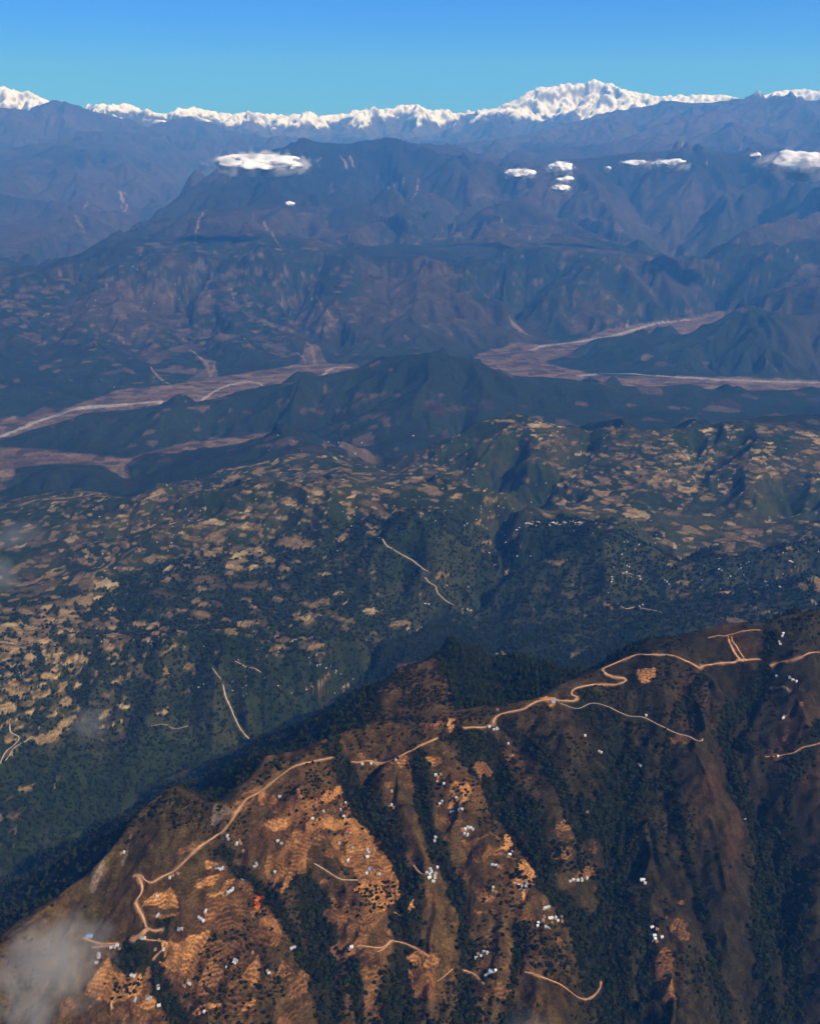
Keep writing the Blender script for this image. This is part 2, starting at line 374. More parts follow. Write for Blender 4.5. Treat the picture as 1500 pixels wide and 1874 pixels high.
Hs = box(H.copy(), 10); gR = np.gradient(Hs, axis=0) / np.gradient(RR)[:, None]; gT = np.gradient(Hs, axis=1) / (R * np.gradient(TH, axis=1))
wn = (1 - sstep(2600, 3400, R)).astype(F32)
GX = GX * (1 - wn) + wn * (gR * np.sin(TH) + gT * np.cos(TH)).astype(F32); GY = GY * (1 - wn) + wn * (gR * np.cos(TH) - gT * np.sin(TH)).astype(F32)
del Hs, gR, gT
sl0 = np.hypot(GX, GY)
ax_ = np.zeros(X.shape, F32); ay_ = np.zeros(X.shape, F32)
steep = np.where(R > 14500, sstep(.02, .17, sl0), sstep(.02, .42, sl0)) * (1 - sstep(.05, .5, FLV))
near = R < 2500
for oi, cell in enumerate((7000, 3200, 1500, 700, 330, 160, 80, 40)):
    wt = sstep(3.6 * cell, 8.5 * cell, R) * (1 - sstep(420 * cell, 900 * cell, R)) if cell > 340 else (1 - sstep(110 * cell, 240 * cell, R))
    if cell == 330: wt = wt * sstep(900, 2600, R)
    if cell == 7000: wt = sstep(15000, 24000, R) * (1 - sstep(42000, 46000, R))
    if cell == 3200: wt = sstep(13000, 21000, R)
    m = (wt > .01) & (steep > .01)
    if not m.any(): continue
    dx = -(GY + ay_)[m]; dy = (GX + ax_)[m]; L = np.hypot(dx, dy) + 1e-4
    f = np.minimum(1, L / .12) / L; dx = dx * f; dy = dy * f
    c, s = gul(X[m] / cell, Y[m] / cell, dx, dy, oi + 3)
    A = cell * (.055 if cell > 5000 else .125 if cell > 1000 else .135 if cell > 300 else .058) * np.where((R[m] > 16000) & (cell < 1000), .55, 1) * wt[m] * steep[m] * np.minimum(1.6, .6 + L)
    A = A * (1 - (.75 if cell < 1000 else .88) * K[m])
    H[m] += A * (c - .12)
    ax_[m] += A * s * dx * (2 * math.pi) / cell; ay_[m] += A * s * dy * (2 * math.pi) / cell
    del c, s, A, dx, dy, L, f
rough = sstep(.015, .15, sl0) * (1 - sstep(.05, .5, FLV))
H += rough * (fbm(X / 420., Y / 420., 4, 5) - .5) * np.interp(RR, [900, 2500, 6000, 14000, 52000], [8, 16, 34, 80, 150])[:, None]
H += rough * sstep(38000, 46000, R) * ((1 - np.abs(fbm(X / 1500., Y / 1500., 4, 15, .55) * 2 - 1)) - .72) * 860 * (1 - .7 * K)
H += rough * sstep(43000, 46000, R) * ((1 - np.abs(fbm(X / 420., Y / 900., 3, 17, .6) * 2 - 1)) - .62) * 260 * K
H += rough * sstep(26000, 40000, R) * (fbm(X / 330., Y / 330., 3, 25, .6) - .5) * 150
H += (1 - sstep(2300, 3200, R)) * (fbm(X / 26., Y / 26., 3, 35) - .5) * 3.2
H = np.maximum(H, 4)
print('terrain', H.shape, H.min(), H.max())

# ------------------------------------------------------------------ land cover
def ang_interp(pts):
    p = np.array(pts, float); th, s = ray(p[:, 0], p[:, 1]); r = (p[:, 2] - ZC) / s; o = np.argsort(th)
    return np.interp(TH, th[o], r[o])
RCREST = ang_interp(CREST)
AXIS = [(-250,1700,170),(-100,1650,190),(50,1580,210),(180,1515,235),(300,1430,260),(430,1370,300),(560,1310,330),(660,1250,370),(735,1185,410),(800,1128,440),(870,1160,480),(920,1210,520),(965,1235,560),(1050,1200,600),(1150,1150,630)]
pa = np.array(AXIS, float); tha, sa = ray(pa[:, 0], pa[:, 1]); ra = (pa[:, 2] - ZC) / sa
RAXIS = np.interp(TH, list(tha) + [float(ray(1300, 1120)[0]), float(ray(1500, 1080)[0])], list(ra) + [3050, 3000])
south = R < RCREST + 12
ridge_land = R < RAXIS
U0, V0 = None, None

def cells(x, y, z, seed):
    """nearest cell of a jittered 3-D lattice: random number of the cell, distance gap to the next one"""
    ix = np.floor(x - .5).astype(np.int64); iy = np.floor(y - .5).astype(np.int64); iz = np.floor(z - .5).astype(np.int64)
    d1 = np.full(x.shape, 9., F32); d2 = np.full(x.shape, 9., F32); c = np.zeros(x.shape, F32); c2 = np.zeros(x.shape, F32)
    for a in (0, 1):
        for b in (0, 1):
            for e in (0, 1):
                jx = ix + a; jy = iy + b; jz = iz + e
                n = (jx * 73856093 ^ jy * 19349663 ^ jz * 83492791 ^ seed * 2654435761) & 0xffffffff
                n = ((n ^ (n >> 15)) * 2246822519) & 0xffffffff; n = ((n ^ (n >> 13)) * 3266489917) & 0xffffffff; n ^= n >> 16
                ax = (x - jx - .5).astype(F32) - ((n & 255).astype(F32) / 255 - .5) * .8
                ay = (y - jy - .5).astype(F32) - (((n >> 8) & 255).astype(F32) / 255 - .5) * .8
                az = (z - jz - .5).astype(F32) - (((n >> 16) & 255).astype(F32) / 255 - .5) * .8
                d = np.sqrt(ax * ax + ay * ay + az * az)
                rn = ((n >> 9) & 0x3ff).astype(F32) / 1023; rn2 = ((n >> 20) & 0x3ff).astype(F32) / 1023
                q = d < d1
                d2 = np.where(q, d1, np.minimum(d2, d)); c = np.where(q, rn, c); c2 = np.where(q, rn2, c2); d1 = np.where(q, d, d1)
    return c, c2, d2 - d1

HIT = {}
def gp(pts):
    h = hit([p[0] for p in pts], [p[1] for p in pts]); return np.stack([h[:, 3], np.log(h[:, 4])], 1)
def polymask(pts):
    g = gp(pts); m = np.zeros(X.shape, bool)
    a = max(0, np.searchsorted(RR, math.exp(g[:, 1].min())) - 1); b = np.searchsorted(RR, math.exp(g[:, 1].max())) + 1
    m[a:b] = in_poly(TH[a:b], LR[a:b], g); return m
def brush(u, v, du, dv):
    h = hit([u, u, u], [v, v - dv, v + dv]); th = h[0, 3]; l = math.log(h[0, 4])
    dl = max(abs(math.log(h[1, 4]) - math.log(h[2, 4])) / 2, .012); dl = min(dl, .2)
    dt = abs(ray(u + du, v)[0] - ray(u, v)[0])
    q = ((TH - th) / dt) ** 2 + ((LR - l) / dl) ** 2
    return np.exp(-q * 1.1).astype(F32)

slope0 = box(np.hypot(np.gradient(H, axis=0) / np.gradient(RR)[:, None], np.gradient(H, axis=1) / (R * np.gradient(TH, axis=1))), 2)
n1 = fbm(X / 600., Y / 600., 4, 41); n2 = fbm(X / 130., Y / 130., 3, 51); n3 = fbm(X / 28., Y / 28., 2, 61)
den = np.full(X.shape, .36, F32)
den = np.where(R > 6900, .055, den)
for (u, v, du, dv, val) in [(90,1190,170,130,1.1),(60,1300,130,70,1.2),(330,1010,190,60,.5),(420,960,150,50,.5),(250,1190,220,30,.6),(480,1220,130,40,.42),(560,1180,160,16,.6),(610,1240,50,50,.03),(650,1130,120,30,.45),
        (700,1010,120,40,.5),(830,1000,70,60,.45),(930,930,120,25,.6),(1170,990,60,30,.65),(1150,1050,60,26,.55),(1160,1118,60,12,.5),(1180,860,330,70,.62),(960,850,100,50,.5),(1170,1172,90,16,.02),(690,1205,70,60,.05),(740,1180,60,30,.05),(780,880,120,20,.5),(600,900,60,14,.6),
        (320,1070,60,30,.25),(240,1080,50,50,.05),(460,1080,120,40,.12),(560,1060,90,50,.2),(400,1400,260,60,.03),(160,1450,190,90,.0),(620,1290,160,60,.08),(800,1110,40,30,.2),(1000,1080,110,90,.03),(940,1180,110,60,.0),
        (1060,1010,50,26,.12),(1300,1100,180,18,.03),(1330,1050,170,30,.16),(1250,1000,60,14,.35),(300,840,110,22,.04),(160,865,80,12,.03),(560,830,60,24,.4),(640,790,120,40,.25),(1100,860,40,40,.2)]:
    b = brush(u, v, du, dv); den = den * (1 - b) + val * b
den *= 1 - sstep(.42, .75, slope0); den = np.where(ridge_land, .0, den)
den += np.where(R < 6900, (n1 - .5) * .5, (n1 - .5) * .25)
# forested hills before and across the river, cultivated foothills, bare high slopes
foot = sstep(10500, 11800, R)
for (u, v, du, dv, val) in [(150,560,190,60,.34),(400,560,220,60,.36),(620,560,150,50,.28),(250,620,120,40,.3),(1060,580,90,30,.25),(700,760,140,30,.18),(600,740,80,20,.10),(900,720,200,20,.03),(1350,640,140,40,.02),(1200,660,120,20,.03),(100,700,110,30,.03)]:
    b = brush(u, v, du, dv); den = den * (1 - b) + val * b

COL = np.zeros(X.shape + (3,), F32)
def mix(mask, col):
    m = np.clip(mask, 0, 1)[..., None].astype(F32); COL[:] = COL * (1 - m) + np.array(col, F32) * m
forest = np.array([.020, .027, .0040]); 
COL[:] = forest; COL *= (.75 + .6 * n2[..., None])
olive = sstep(.46, .6, fbm(X / 300., Y / 300., 3, 71)) * (R < 6900); mix(olive * .55, (.050, .046, .014))
# small fields on the middle hills, stretched along the contours
LEFT = np.maximum(brush(90, 1200, 170, 120), brush(60, 1310, 120, 60))
mid = (R > 2500) & (R < 6900) & ~ridge_land
mm = np.nonzero(mid)
wx = (n2[mm] - .5) * 1.6; 
for s_, zs, sd_, k in ((125., 15., 3, .9), (56., 8., 4, .8)):
    c, c2, gap = cells(X[mm] / s_ + wx + n3[mm] * .35, Y[mm] / s_ * 1.1 - wx - n3[mm] * .35, H[mm] / zs, sd_)
    on = (.6 + .32 * (c2 > .4)) * (c < den[mm] * k * .72) * sstep(.02, .10, gap + (n3[mm] - .5) * .09)
    tone = np.array([.215, .142, .058], F32) * (.35 + .75 * c2[:, None])
    tone *= (1 + .9 * LEFT[mm])[:, None]
    yl = (c2 > .93)[:, None]; tone = np.where(yl, np.array([.33, .24, .11], F32), tone)
    tone *= (.55 + .9 * n1[mm])[:, None]
    COL[mm] = COL[mm] * (1 - on[:, None]) + tone * on[:, None]
    if sd_ == 3: FIELDMID = np.zeros(X.shape, F32); FIELDMID[mm] = on
    else: FIELDMID[mm] = np.maximum(FIELDMID[mm], on)
# thin terrace lines inside the middle hills' fields
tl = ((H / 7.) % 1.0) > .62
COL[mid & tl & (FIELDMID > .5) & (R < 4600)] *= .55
# beyond: broader patches
fm = (R >= 6900) & (R < 33000); ff = np.nonzero(fm); wx = (n1[ff] - .5) * 2
COL[ff] = np.array([.016, .022, .010], F32) * (.7 + .7 * n1[ff][:, None])
bare = sstep(.42, .62, fbm(X[ff] / 1400., Y[ff] / 1400., 4, 81)) * sstep(11000, 14000, R[ff]); 
COL[ff] = COL[ff] * (1 - .7 * bare[:, None]) + np.array([.062, .040, .022], F32) * .7 * bare[:, None]
den[ff] += .10 * sstep(13500, 15000, R[ff])
for s_, zs, sd_, k in ((420., 80., 12, .6), (230., 60., 13, 1.0), (110., 30., 14, .7)):
    c, c2, gap = cells(X[ff] / s_ + wx, Y[ff] / s_ - wx, H[ff] / zs, sd_)
    on = (c < den[ff] * k) * sstep(.0, .12, gap) * (1 - sstep(19500, 27500, R[ff]))
    tone = np.array([.088, .062, .040], F32) * (.30 + .8 * c2[:, None])
    COL[ff] = COL[ff] * (1 - on[:, None]) + tone * on[:, None]
# high mountains
hm = R >= 17000; t = sstep(16000, 26000, R) * .85
hi = np.stack([.036 + .030 * n1, .027 + .02 * n1, .028 + .02 * n1], -1) * (.6 + .8 * fbm(X / 700., Y / 350., 3, 91))[..., None]
COL[:] = COL * (1 - t[..., None]) + hi * t[..., None]
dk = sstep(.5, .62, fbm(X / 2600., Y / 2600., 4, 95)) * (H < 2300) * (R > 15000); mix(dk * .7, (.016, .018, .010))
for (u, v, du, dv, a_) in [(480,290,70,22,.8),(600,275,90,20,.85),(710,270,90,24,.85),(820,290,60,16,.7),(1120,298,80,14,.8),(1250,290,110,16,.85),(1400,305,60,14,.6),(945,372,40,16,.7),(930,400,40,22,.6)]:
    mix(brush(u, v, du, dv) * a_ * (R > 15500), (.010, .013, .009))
for (u, v, du, dv, a_) in [(100,225,120,26,.5),(1250,220,180,26,.6),(1050,240,100,16,.5),(330,250,90,14,.4),(1000,380,90,30,.3),(480,410,80,30,.3),(700,400,60,40,.3)]:
    mix(brush(u, v, du, dv) * a_ * (R > 15500) * (.4 + n2), (.085, .052, .045))
# river flats
FLAT = csamp(FLc, TH, LR) > .5; H[FLAT] = np.minimum(H[FLAT], 58)
fl = np.nonzero((FLV > .12) & (R > 6900)); q = fbm(X[fl] / 900., Y[fl] / 90., 4, 101)[:, None]
c, c2, gap = cells(X[fl] / 160., Y[fl] / 90., H[fl] * 0, 31)
fc = (np.array([.150, .098, .060], F32) * (.6 + .5 * c2[:, None])) * (.6 + .8 * q)
s2 = (c < .25); fc = np.where(s2[:, None], fc * .5, fc)
fa = sstep(.42, .72, FLV[fl] + (n2[fl] - .5) * .5 + (n1[fl] - .5) * .3)[:, None]
COL[fl] = COL[fl] * (1 - fa) + fc * fa
# snow
gyy = np.gradient(H, axis=0) / np.gradient(RR)[:, None]; gxx = np.gradient(H, axis=1) / (R * np.gradient(TH, axis=1)); slope = np.hypot(gyy, gxx)
snowline = 3000 + (fbm(X / 1500., Y / 1500., 4, 111) - .5) * 1500 + 150 * sstep(8000, 15000, X)
snow = sstep(-80, 160, H - snowline - 200 * sstep(.9, 1.6, slope)) * sstep(43200, 45000, R)
dust = sstep(0, 400, H - 3750) * sstep(.48, .62, fbm(X / 350., Y / 350., 3, 121)) * sstep(35000, 38000, R) * .7
rock = sstep(1.0, 1.9, slope + (fbm(X / 300., Y / 300., 3, 131) - .5) * 1.0)
mix(np.maximum(snow * (1 - .75 * rock), dust * (1 - snow)), (.46, .51, .60))
# landslides and gravel chutes of the far slopes: tapered pale streaks
SLIDES = [([(228,352),(222,365),(232,378),(225,388)],60),([(218,350),(228,370),(222,385)],25),([(136,392),(145,408),(155,425)],28),([(160,370),(150,382)],25),([(378,380),(370,395),(362,412),(358,430),(357,455)],22),
 ([(455,388),(465,400),(485,412),(500,430),(512,450)],24),([(605,335),(612,352)],40),([(402,272),(404,290)],40),([(420,275),(418,290)],30),([(622,285),(632,300),(640,310)],60),([(640,280),(646,305)],60),
 ([(672,315),(700,335),(725,350),(738,362)],22),([(715,318),(722,340)],30),([(738,325),(735,355)],34),([(1248,232),(1250,250),(1249,268)],24),([(1355,262),(1362,285)],28),([(1292,295),(1296,305)],30),
 ([(915,395),(918,415)],16),([(968,432),(970,440)],20),([(766,325),(762,350),(752,368)],22),([(508,545),(514,555),(518,562)],14),([(190,515),(198,528)],16),([(80,578),(90,572),(86,582)],18),([(1148,590),(1146,602)],24),([(570,545),(600,570),(622,582)],9),([(226,625),(228,632)],9),
 ([(250,565),(262,567),(270,566)],10),([(740,612),(748,622)],10),([(345,640),(362,650),(378,665),(385,690)],34),([(378,662),(392,662),(386,690)],30),([(560,625),(572,640),(575,668)],40),([(540,645),(556,655),(560,672)],26),([(275,670),(290,690),(315,705)],18),([(932,580),(948,600),(975,615)],34)]
for pts, wd in SLIDES:
    p = path_xy(pts, 120); D, T = dist_to(p, wd * 3)
    ww = wd * .75 * (.2 + 1.0 * np.sin(np.pi * np.clip(T * .9 + .08, 0, 1))) * (2.4 * fbm(X / (wd * 2.), Y / (wd * 2.), 3, 141) - .3)
    ww = np.maximum(ww, 1)
    mix((1 - sstep(.4, 1.3, D / ww)) * .65, (.30, .20, .14))
# pale fields and clay of the valley's side arms
for pts in ([(590,805),(640,812),(700,838),(690,850),(640,836),(590,815)], [(330,700),(400,690),(390,660),(372,655),(376,675)], [(540,668),(600,666),(585,632),(560,628),(552,655)]):
    m = polymask(pts); COL[m] = COL[m] * .45 + .55 * np.array([.135, .090, .055]) * (.2 + 1.5 * n2[m][:, None])
# gravel river branches: pale sand
for pts, wd in (([(0,800),(60,775),(110,757),(150,747),(200,742),(250,738),(295,735)], 42), ([(290,735),(330,722),(400,712),(470,700),(540,688),(600,678),(640,672)], 26), ([(975,640),(1000,632),(1050,626),(1100,618),(1140,610),(1180,598)], 40),
                ([(1060,688),(1100,684),(1180,684),(1250,690),(1350,696),(1500,700),(1700,702)], 40), ([(1130,610),(1200,592),(1260,585)], 26)):
    p = path_xy(pts, 80); D, T = dist_to(p, wd * 4)
    ww = wd * (.5 + 1.1 * fbm(X / 260., Y / 260., 2, 151)) * (.2 + 1.6 * fbm(X / 90., Y / 40., 2, 152)); mix((1 - sstep(.5, 1.3, D / ww)) * .6 * FLAT, (.42, .36, .30))

# the near ridge: dry grass, scrub, fields
nr = ridge_land
g = fbm(X / 90., Y / 90., 4, 161); g2 = fbm(X / 240., Y / 240., 3, 171)
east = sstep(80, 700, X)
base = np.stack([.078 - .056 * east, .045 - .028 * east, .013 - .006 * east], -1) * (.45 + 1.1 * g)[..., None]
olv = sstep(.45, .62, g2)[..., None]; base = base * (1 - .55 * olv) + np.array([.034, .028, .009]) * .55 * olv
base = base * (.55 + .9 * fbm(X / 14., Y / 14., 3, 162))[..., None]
warm = np.maximum.reduce([brush(u, v, du, dv) for u, v, du, dv in ((540,1520,130,110),(420,1660,130,80),(330,1790,180,60),(670,1620,80,80),(700,1790,110,60),(850,1450,60,60),(950,1600,40,70))])[..., None]
base = base * (1 - .5 * warm) + np.array([.150, .070, .024]) * .5 * warm * (.4 + 1.1 * n2)[..., None]
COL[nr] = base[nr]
rust = np.maximum.reduce([brush(u, v, du, dv) for u, v, du, dv in ((1260,1300,40,70),(1300,1430,30,80),(1345,1520,22,90),(1480,1350,50,80),(930,1430,30,50),(950,1480,40,30),(1350,1180,60,24),(1220,1790,22,40))])
mix(rust * .6 * nr * (.5 + g), (.075, .034, .014))
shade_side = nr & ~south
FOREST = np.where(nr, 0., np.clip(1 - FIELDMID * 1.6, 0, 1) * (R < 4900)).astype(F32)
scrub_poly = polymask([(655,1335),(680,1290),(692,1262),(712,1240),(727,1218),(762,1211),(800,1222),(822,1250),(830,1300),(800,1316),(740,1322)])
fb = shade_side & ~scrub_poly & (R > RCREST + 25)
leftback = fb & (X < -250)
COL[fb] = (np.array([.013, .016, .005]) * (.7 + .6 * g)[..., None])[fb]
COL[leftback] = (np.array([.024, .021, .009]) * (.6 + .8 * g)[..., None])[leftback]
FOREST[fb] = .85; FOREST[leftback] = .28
topbr = polymask([(1105,1232),(1170,1187),(1240,1168),(1290,1153),(1330,1141),(1390,1136),(1396,1150),(1390,1215),(1280,1230),(1200,1205)])
gl = np.zeros(X.shape, F32)
for (pts, dep, wd), kk in zip(GULLY[:-1], (.85,.6,.95,1.05,.25,.6,.6,.8,.42,.65,.5,.4,.5,.5)):
    p = path_xy(pts, 25); D, T = dist_to(p, wd * 3)
    gl = np.maximum(gl, (1 - sstep(.35, .75, D / (wd * kk * (-.1 + 2.1 * fbm(X / 75., Y / 75., 4, 181))))) )
for poly in ([(832,1342),(905,1342),(925,1390),(945,1440),(940,1500),(905,1500),(880,1440),(850,1400)], [(525,1700),(545,1650),(565,1625),(600,1640),(618,1690),(612,1760),(580,1800),(540,1760)], [(395,1555),(415,1548),(432,1560),(425,1578),(405,1575)],
             [(215,1740),(240,1725),(270,1728),(275,1755),(262,1790),(230,1780),(205,1760)], [(1120,1350),(1165,1370),(1165,1600),(1110,1640),(1095,1450)], [(1040,1460),(1120,1480),(1110,1540),(1060,1540)]):
    gl = np.maximum(gl, polymask(poly) * sstep(.3, .42, n2 + .08))
gl = gl * nr
FIELDS = {}
def z1(pts): return [(400 + x / 3.75, 1350 + y / 3.75) for x, y in pts]
def z2(pts): return [(100 + x / 3.75, 1550 + y / 3.75) for x, y in pts]
def z3(pts): return [(800 + x / 3.75, 1450 + y / 3.75) for x, y in pts]
O, OB, OD, OC, TAN = (.42, .185, .055), (.56, .25, .075), (.24, .105, .034), (.62, .13, .014), (.25, .15, .08)
LAND = [  # (outline in the photo, soil colour, words)
 (z1([(480,690),(540,625),(600,650),(630,700),(615,800),(605,930),(540,950),(490,1020),(440,1075),(400,1070),(370,1000),(330,960),(310,870),(350,800),(460,760)]), O, 'large bright orange terraced field on the left spur west of the forest gully'),
 (z1([(290,600),(330,570),(440,550),(480,590),(470,640),(380,640)]), OB, 'small oval bright terraced field below the ridge road'),
 (z1([(700,430),(760,350),(840,330),(850,390),(800,430),(720,455)]), OB, 'bright sloping terrace field at the top edge of the forest gully'),
 (z1([(270,400),(310,370),(400,420),(350,450),(290,470)]), O, 'narrow orange field just under the ridge road'),
 (z1([(590,600),(680,560),(780,540),(950,570),(960,610),(870,620),(740,620),(640,660),(600,660)]), O, 'long curved strip of terraces above the round fallow field'),
 (z1([(870,650),(1000,610),(1100,690),(1130,780),(1190,850),(1220,950),(1260,1000),(1250,1110),(1170,1150),(1080,1210),(1060,1140),(930,1060),(960,980),(930,900),(860,880),(820,820),(880,780)]), O, 'tree dotted orchard terraces beside the long forest gully'),
 (z1([(720,800),(860,780),(850,850),(780,840)]), OD, 'dull brown field west of the orchard terraces'),
 (z1([(240,1090),(310,1075),(318,1088),(300,1130),(270,1175),(245,1165)]), OC, 'vivid orange scar of bare clay'),
 (z1([(720,1190),(790,1170),(960,1190),(960,1210),(820,1230),(800,1280),(740,1260)]), OD, 'brown terrace field below the orchard terraces'),
 (z1([(1200,1195),(1300,1190),(1335,1120),(1355,1160),(1330,1210),(1280,1215)]), OB, 'bright hooked patch of soil at the foot of the orchard'),
 (z1([(270,1260),(350,1150),(400,1250),(440,1370),(350,1380),(250,1390)]), OD, 'reddish brown fallow field below the clay scar'),
 (z1([(1240,140),(1300,130),(1310,180),(1250,210),(1080,220),(1070,195),(1200,190)]), O, 'terrace strip just below the road beside the ridge houses'),
 (z1([(945,130),(1000,110),(1100,150),(1000,160)]), OD, 'brown bank above the ridge road east of the gully head'),
 (z2([(620,360),(800,280),(830,330),(850,415),(740,415),(600,400)]), OB, 'fan shaped bright field inside the road bend'),
 (z2([(620,460),(860,450),(850,475),(700,482)]), O, 'thin pale strip of field below the fan shaped field'),
 (z2([(720,640),(790,640),(850,660),(960,600),(1060,570),(1080,600),(1000,740),(990,800),(860,865),(760,840),(720,790),(760,760)]), OB, 'large curved stack of contour terraces like a fan of steps'),
 (z2([(940,260),(1100,180),(1160,200),(1080,250),(1000,285)]), O, 'orange field between two hamlets on the left slope'),
 (z2([(1050,335),(1150,290),(1200,220),(1250,225),(1180,290),(1080,365)]), OB, 'narrow climbing orange field strip left of the clay scar'),
 (z2([(1040,90),(1120,110),(1120,130),(1030,160)]), O, 'small field above the dark roofed hamlet'),
 (z2([(250,900),(350,780),(370,760),(400,840),(480,880),(590,880),(600,940),(560,1010),(480,1060),(380,1070),(300,1050),(200,1010)]), O, 'wide stack of narrow terraces at the lower left corner'),
 (z2([(560,1090),(640,1010),(700,1050),(690,1090),(600,1105)]), OB, 'pointed bright field east of the lower left terraces'),
 (z2([(940,1140),(1040,1080),(1140,1070),(1140,1100),(1000,1155)]), OB, 'bright sickle shaped field by the red roofed house'),
 (z2([(1240,1165),(1300,1090),(1370,1040),(1385,1060),(1330,1110)]), O, 'slanting orange field left of the bottom gully'),
 (z2([(940,1040),(1060,990),(1070,1010),(970,1050)]), O, 'short field strip above the sickle shaped field'),
 (z2([(1250,920),(1400,740),(1420,780),(1410,900),(1370,960),(1310,920)]), O, 'steep striped field beside the dark diagonal gully'),
 (z2([(1160,880),(1240,780),(1270,800),(1190,900)]), OD, 'narrow brown striped field with a house at its side'),
 (z3([(460,290),(490,280),(525,370),(500,400),(430,410),(470,350)]), OB, 'bright tongue of bare soil on the middle spur'),
 (z3([(570,460),(610,445),(650,490),(690,550),(670,620),(620,690),(600,740),(585,740),(590,690),(530,650),(510,590),(550,530)]), OB, 'bright bare orange field with dark trees on the middle spur'),
 (z3([(150,270),(160,250),(240,235),(205,275)]), O, 'small pale yard around hillside houses'),
 (z3([(160,330),(300,300),(440,290),(420,320),(220,410)]), OD, 'striped brown terraces on the shoulder of the middle spur'),
 (z3([(380,1370),(440,1310),(500,1350),(490,1400),(450,1420)]), OD, 'orange earth patch below the long grey roofed building'),
 ([(1195,1755),(1215,1735),(1232,1740),(1228,1790),(1240,1830),(1215,1835),(1200,1800)], OD, 'brown earth slope on the right bottom spur'),
 ([(745,1775),(790,1765),(800,1800),(790,1830),(805,1850),(760,1830)], OD, 'stepped brown terraces near the bottom middle'),
 ([(740,1752),(765,1740),(805,1755),(800,1768),(770,1770)], O, 'orange terrace under the bottom path'),
 ([(600,1730),(640,1715),(680,1720),(660,1750),(620,1760)], OD, 'brown field on the spur left of the long gully'),
 ([(775,1385),(800,1382),(812,1394),(790,1400)], O, 'orange bank at the top of the second spur'),
 ([(822,1482),(850,1475),(862,1450),(855,1430),(840,1428),(820,1445)], O, 'striped field on the second spur'),
 ([(821,1314),(832,1314),(835,1335),(819,1340)], OB, 'bright square cutting above the road in the forest'),
 ([(1168,1226),(1202,1226),(1199,1240),(1178,1249),(1166,1242)], OB, 'bright terrace bowl under the right ridge road'),
 ([(985,1278),(1018,1276),(1015,1294),(1003,1292),(1000,1286)], OB, 'widened pale road yard with blue roof'),
 ([(780,1325),(808,1316),(812,1330),(775,1345)], OD, 'terrace bank under the crest beside the road'),
 ([(480,1385+60),(520,1470),(560,1462),(600,1470),(560,1500),(500,1490)], OD, 'dull terraces on the upper left spur'),
 ([(1050,1598),(1080,1592),(1092,1578),(1080,1608),(1040,1612)], OD, 'thin terrace lines above the white hamlet'),
 ([(1225,1350),(1258,1345),(1262,1360),(1235,1362)], OD, 'small red terraces in the right valley'), ([(1430,1350),(1442,1344),(1446,1356),(1435,1360)], OD, 'small red terraces east of the dark gully'),
 ([(380,1645),(412,1636),(420,1655),(395,1680),(372,1690)], OD, 'brown plots south of the left hamlet'),
 ([(860,1405),(890,1400),(905,1420),(880,1430)], OD, 'dull plot on the slope beside the forest block'),
]
FID = np.zeros(X.shape, np.int16); edge = (fbm(X / 22., Y / 22., 3, 191) - .5)
for i, (poly, col, words) in enumerate(LAND):
    g_ = gp(poly); a = max(0, np.searchsorted(RR, math.exp(g_[:, 1].min())) - 4); b = np.searchsorted(RR, math.exp(g_[:, 1].max())) + 4
    m = in_poly(TH[a:b] + edge[a:b] * .006, LR[a:b] - edge[a:b] * .007, g_) & nr[a:b]
    FID[a:b][m] = i + 1
fieldm = FID > 0
# lesser plots on the sunny spurs
c, c2, gap = cells(X / 46. + (n2 - .5), Y / 46. + (n2 - .5), H / 12., 55)
spread = np.zeros(X.shape, F32)
for u, v, du, dv, val in ((560,1500,110,60,.5),(420,1640,90,60,.55),(330,1800,160,50,.6),(650,1640,80,60,.5),(700,1760,80,60,.6),(830,1480,60,60,.35),(870,1600,60,60,.3),(900,1760,60,60,.4),(1000,1650,60,60,.22),(1040,1560,50,50,.4),(720,1420,70,30,.3),(1220,1700,30,60,.2),(500,1800,120,60,.45),(1450,1330,60,60,.12),(960,1380,60,40,.16)):
    spread = np.maximum(spread, brush(u, v, du, dv) * val)
cb, cb2, gapb = cells(X / 95. + (n2 - .5) * .8, Y / 95. + (n2 - .5) * .8, H / 26., 57)
big = (cb < spread * .95 * (X < 60)) * sstep(.03, .1, gapb); c = np.where(big > 0, 0, c); c2 = np.where(big > 0, cb2, c2); gap = np.where(big > 0, gapb, gap)
plot = (c < spread * 1.15) * sstep(.03, .09, gap) * nr * south * (1 - gl) * (~fieldm)
tone = np.array([.20, .092, .031], F32) * (.4 + .9 * c2[..., None])
COL[:] = COL * (1 - plot[..., None]) + tone * plot[..., None]
for i, (poly, col, words) in enumerate(LAND):
    m = FID == i + 1
    COL[m] = np.array(col) * (.72 + .5 * g[m] + .25 * (n3[m] - .5))[:, None] * (.9 + .35 * (fbm(H[m] / 9., X[m] / 150., 2, 201) - .5))[:, None]
gl = gl * (1 - fieldm)
mix(gl * .9, (.012, .013, .005))
FOREST = np.where(nr & south, gl, FOREST)
# scrub and single bushes over the dry grass
# rocky strips on the left end of the ridge
for pts, wd in (([(200,1535),(188,1575),(178,1600),(170,1625)], 7), ([(238,1530),(232,1560),(224,1580)], 4), ([(395,1480),(415,1483),(392,1500)], 9), ([(1410,1260),(1445,1265)], 4)):
    p = path_xy(pts, 12); D, T = dist_to(p, 30); mix((1 - sstep(.5, 1.2, D / (wd * (.4 + 1.2 * n3)))) * .7, (.22, .16, .11))

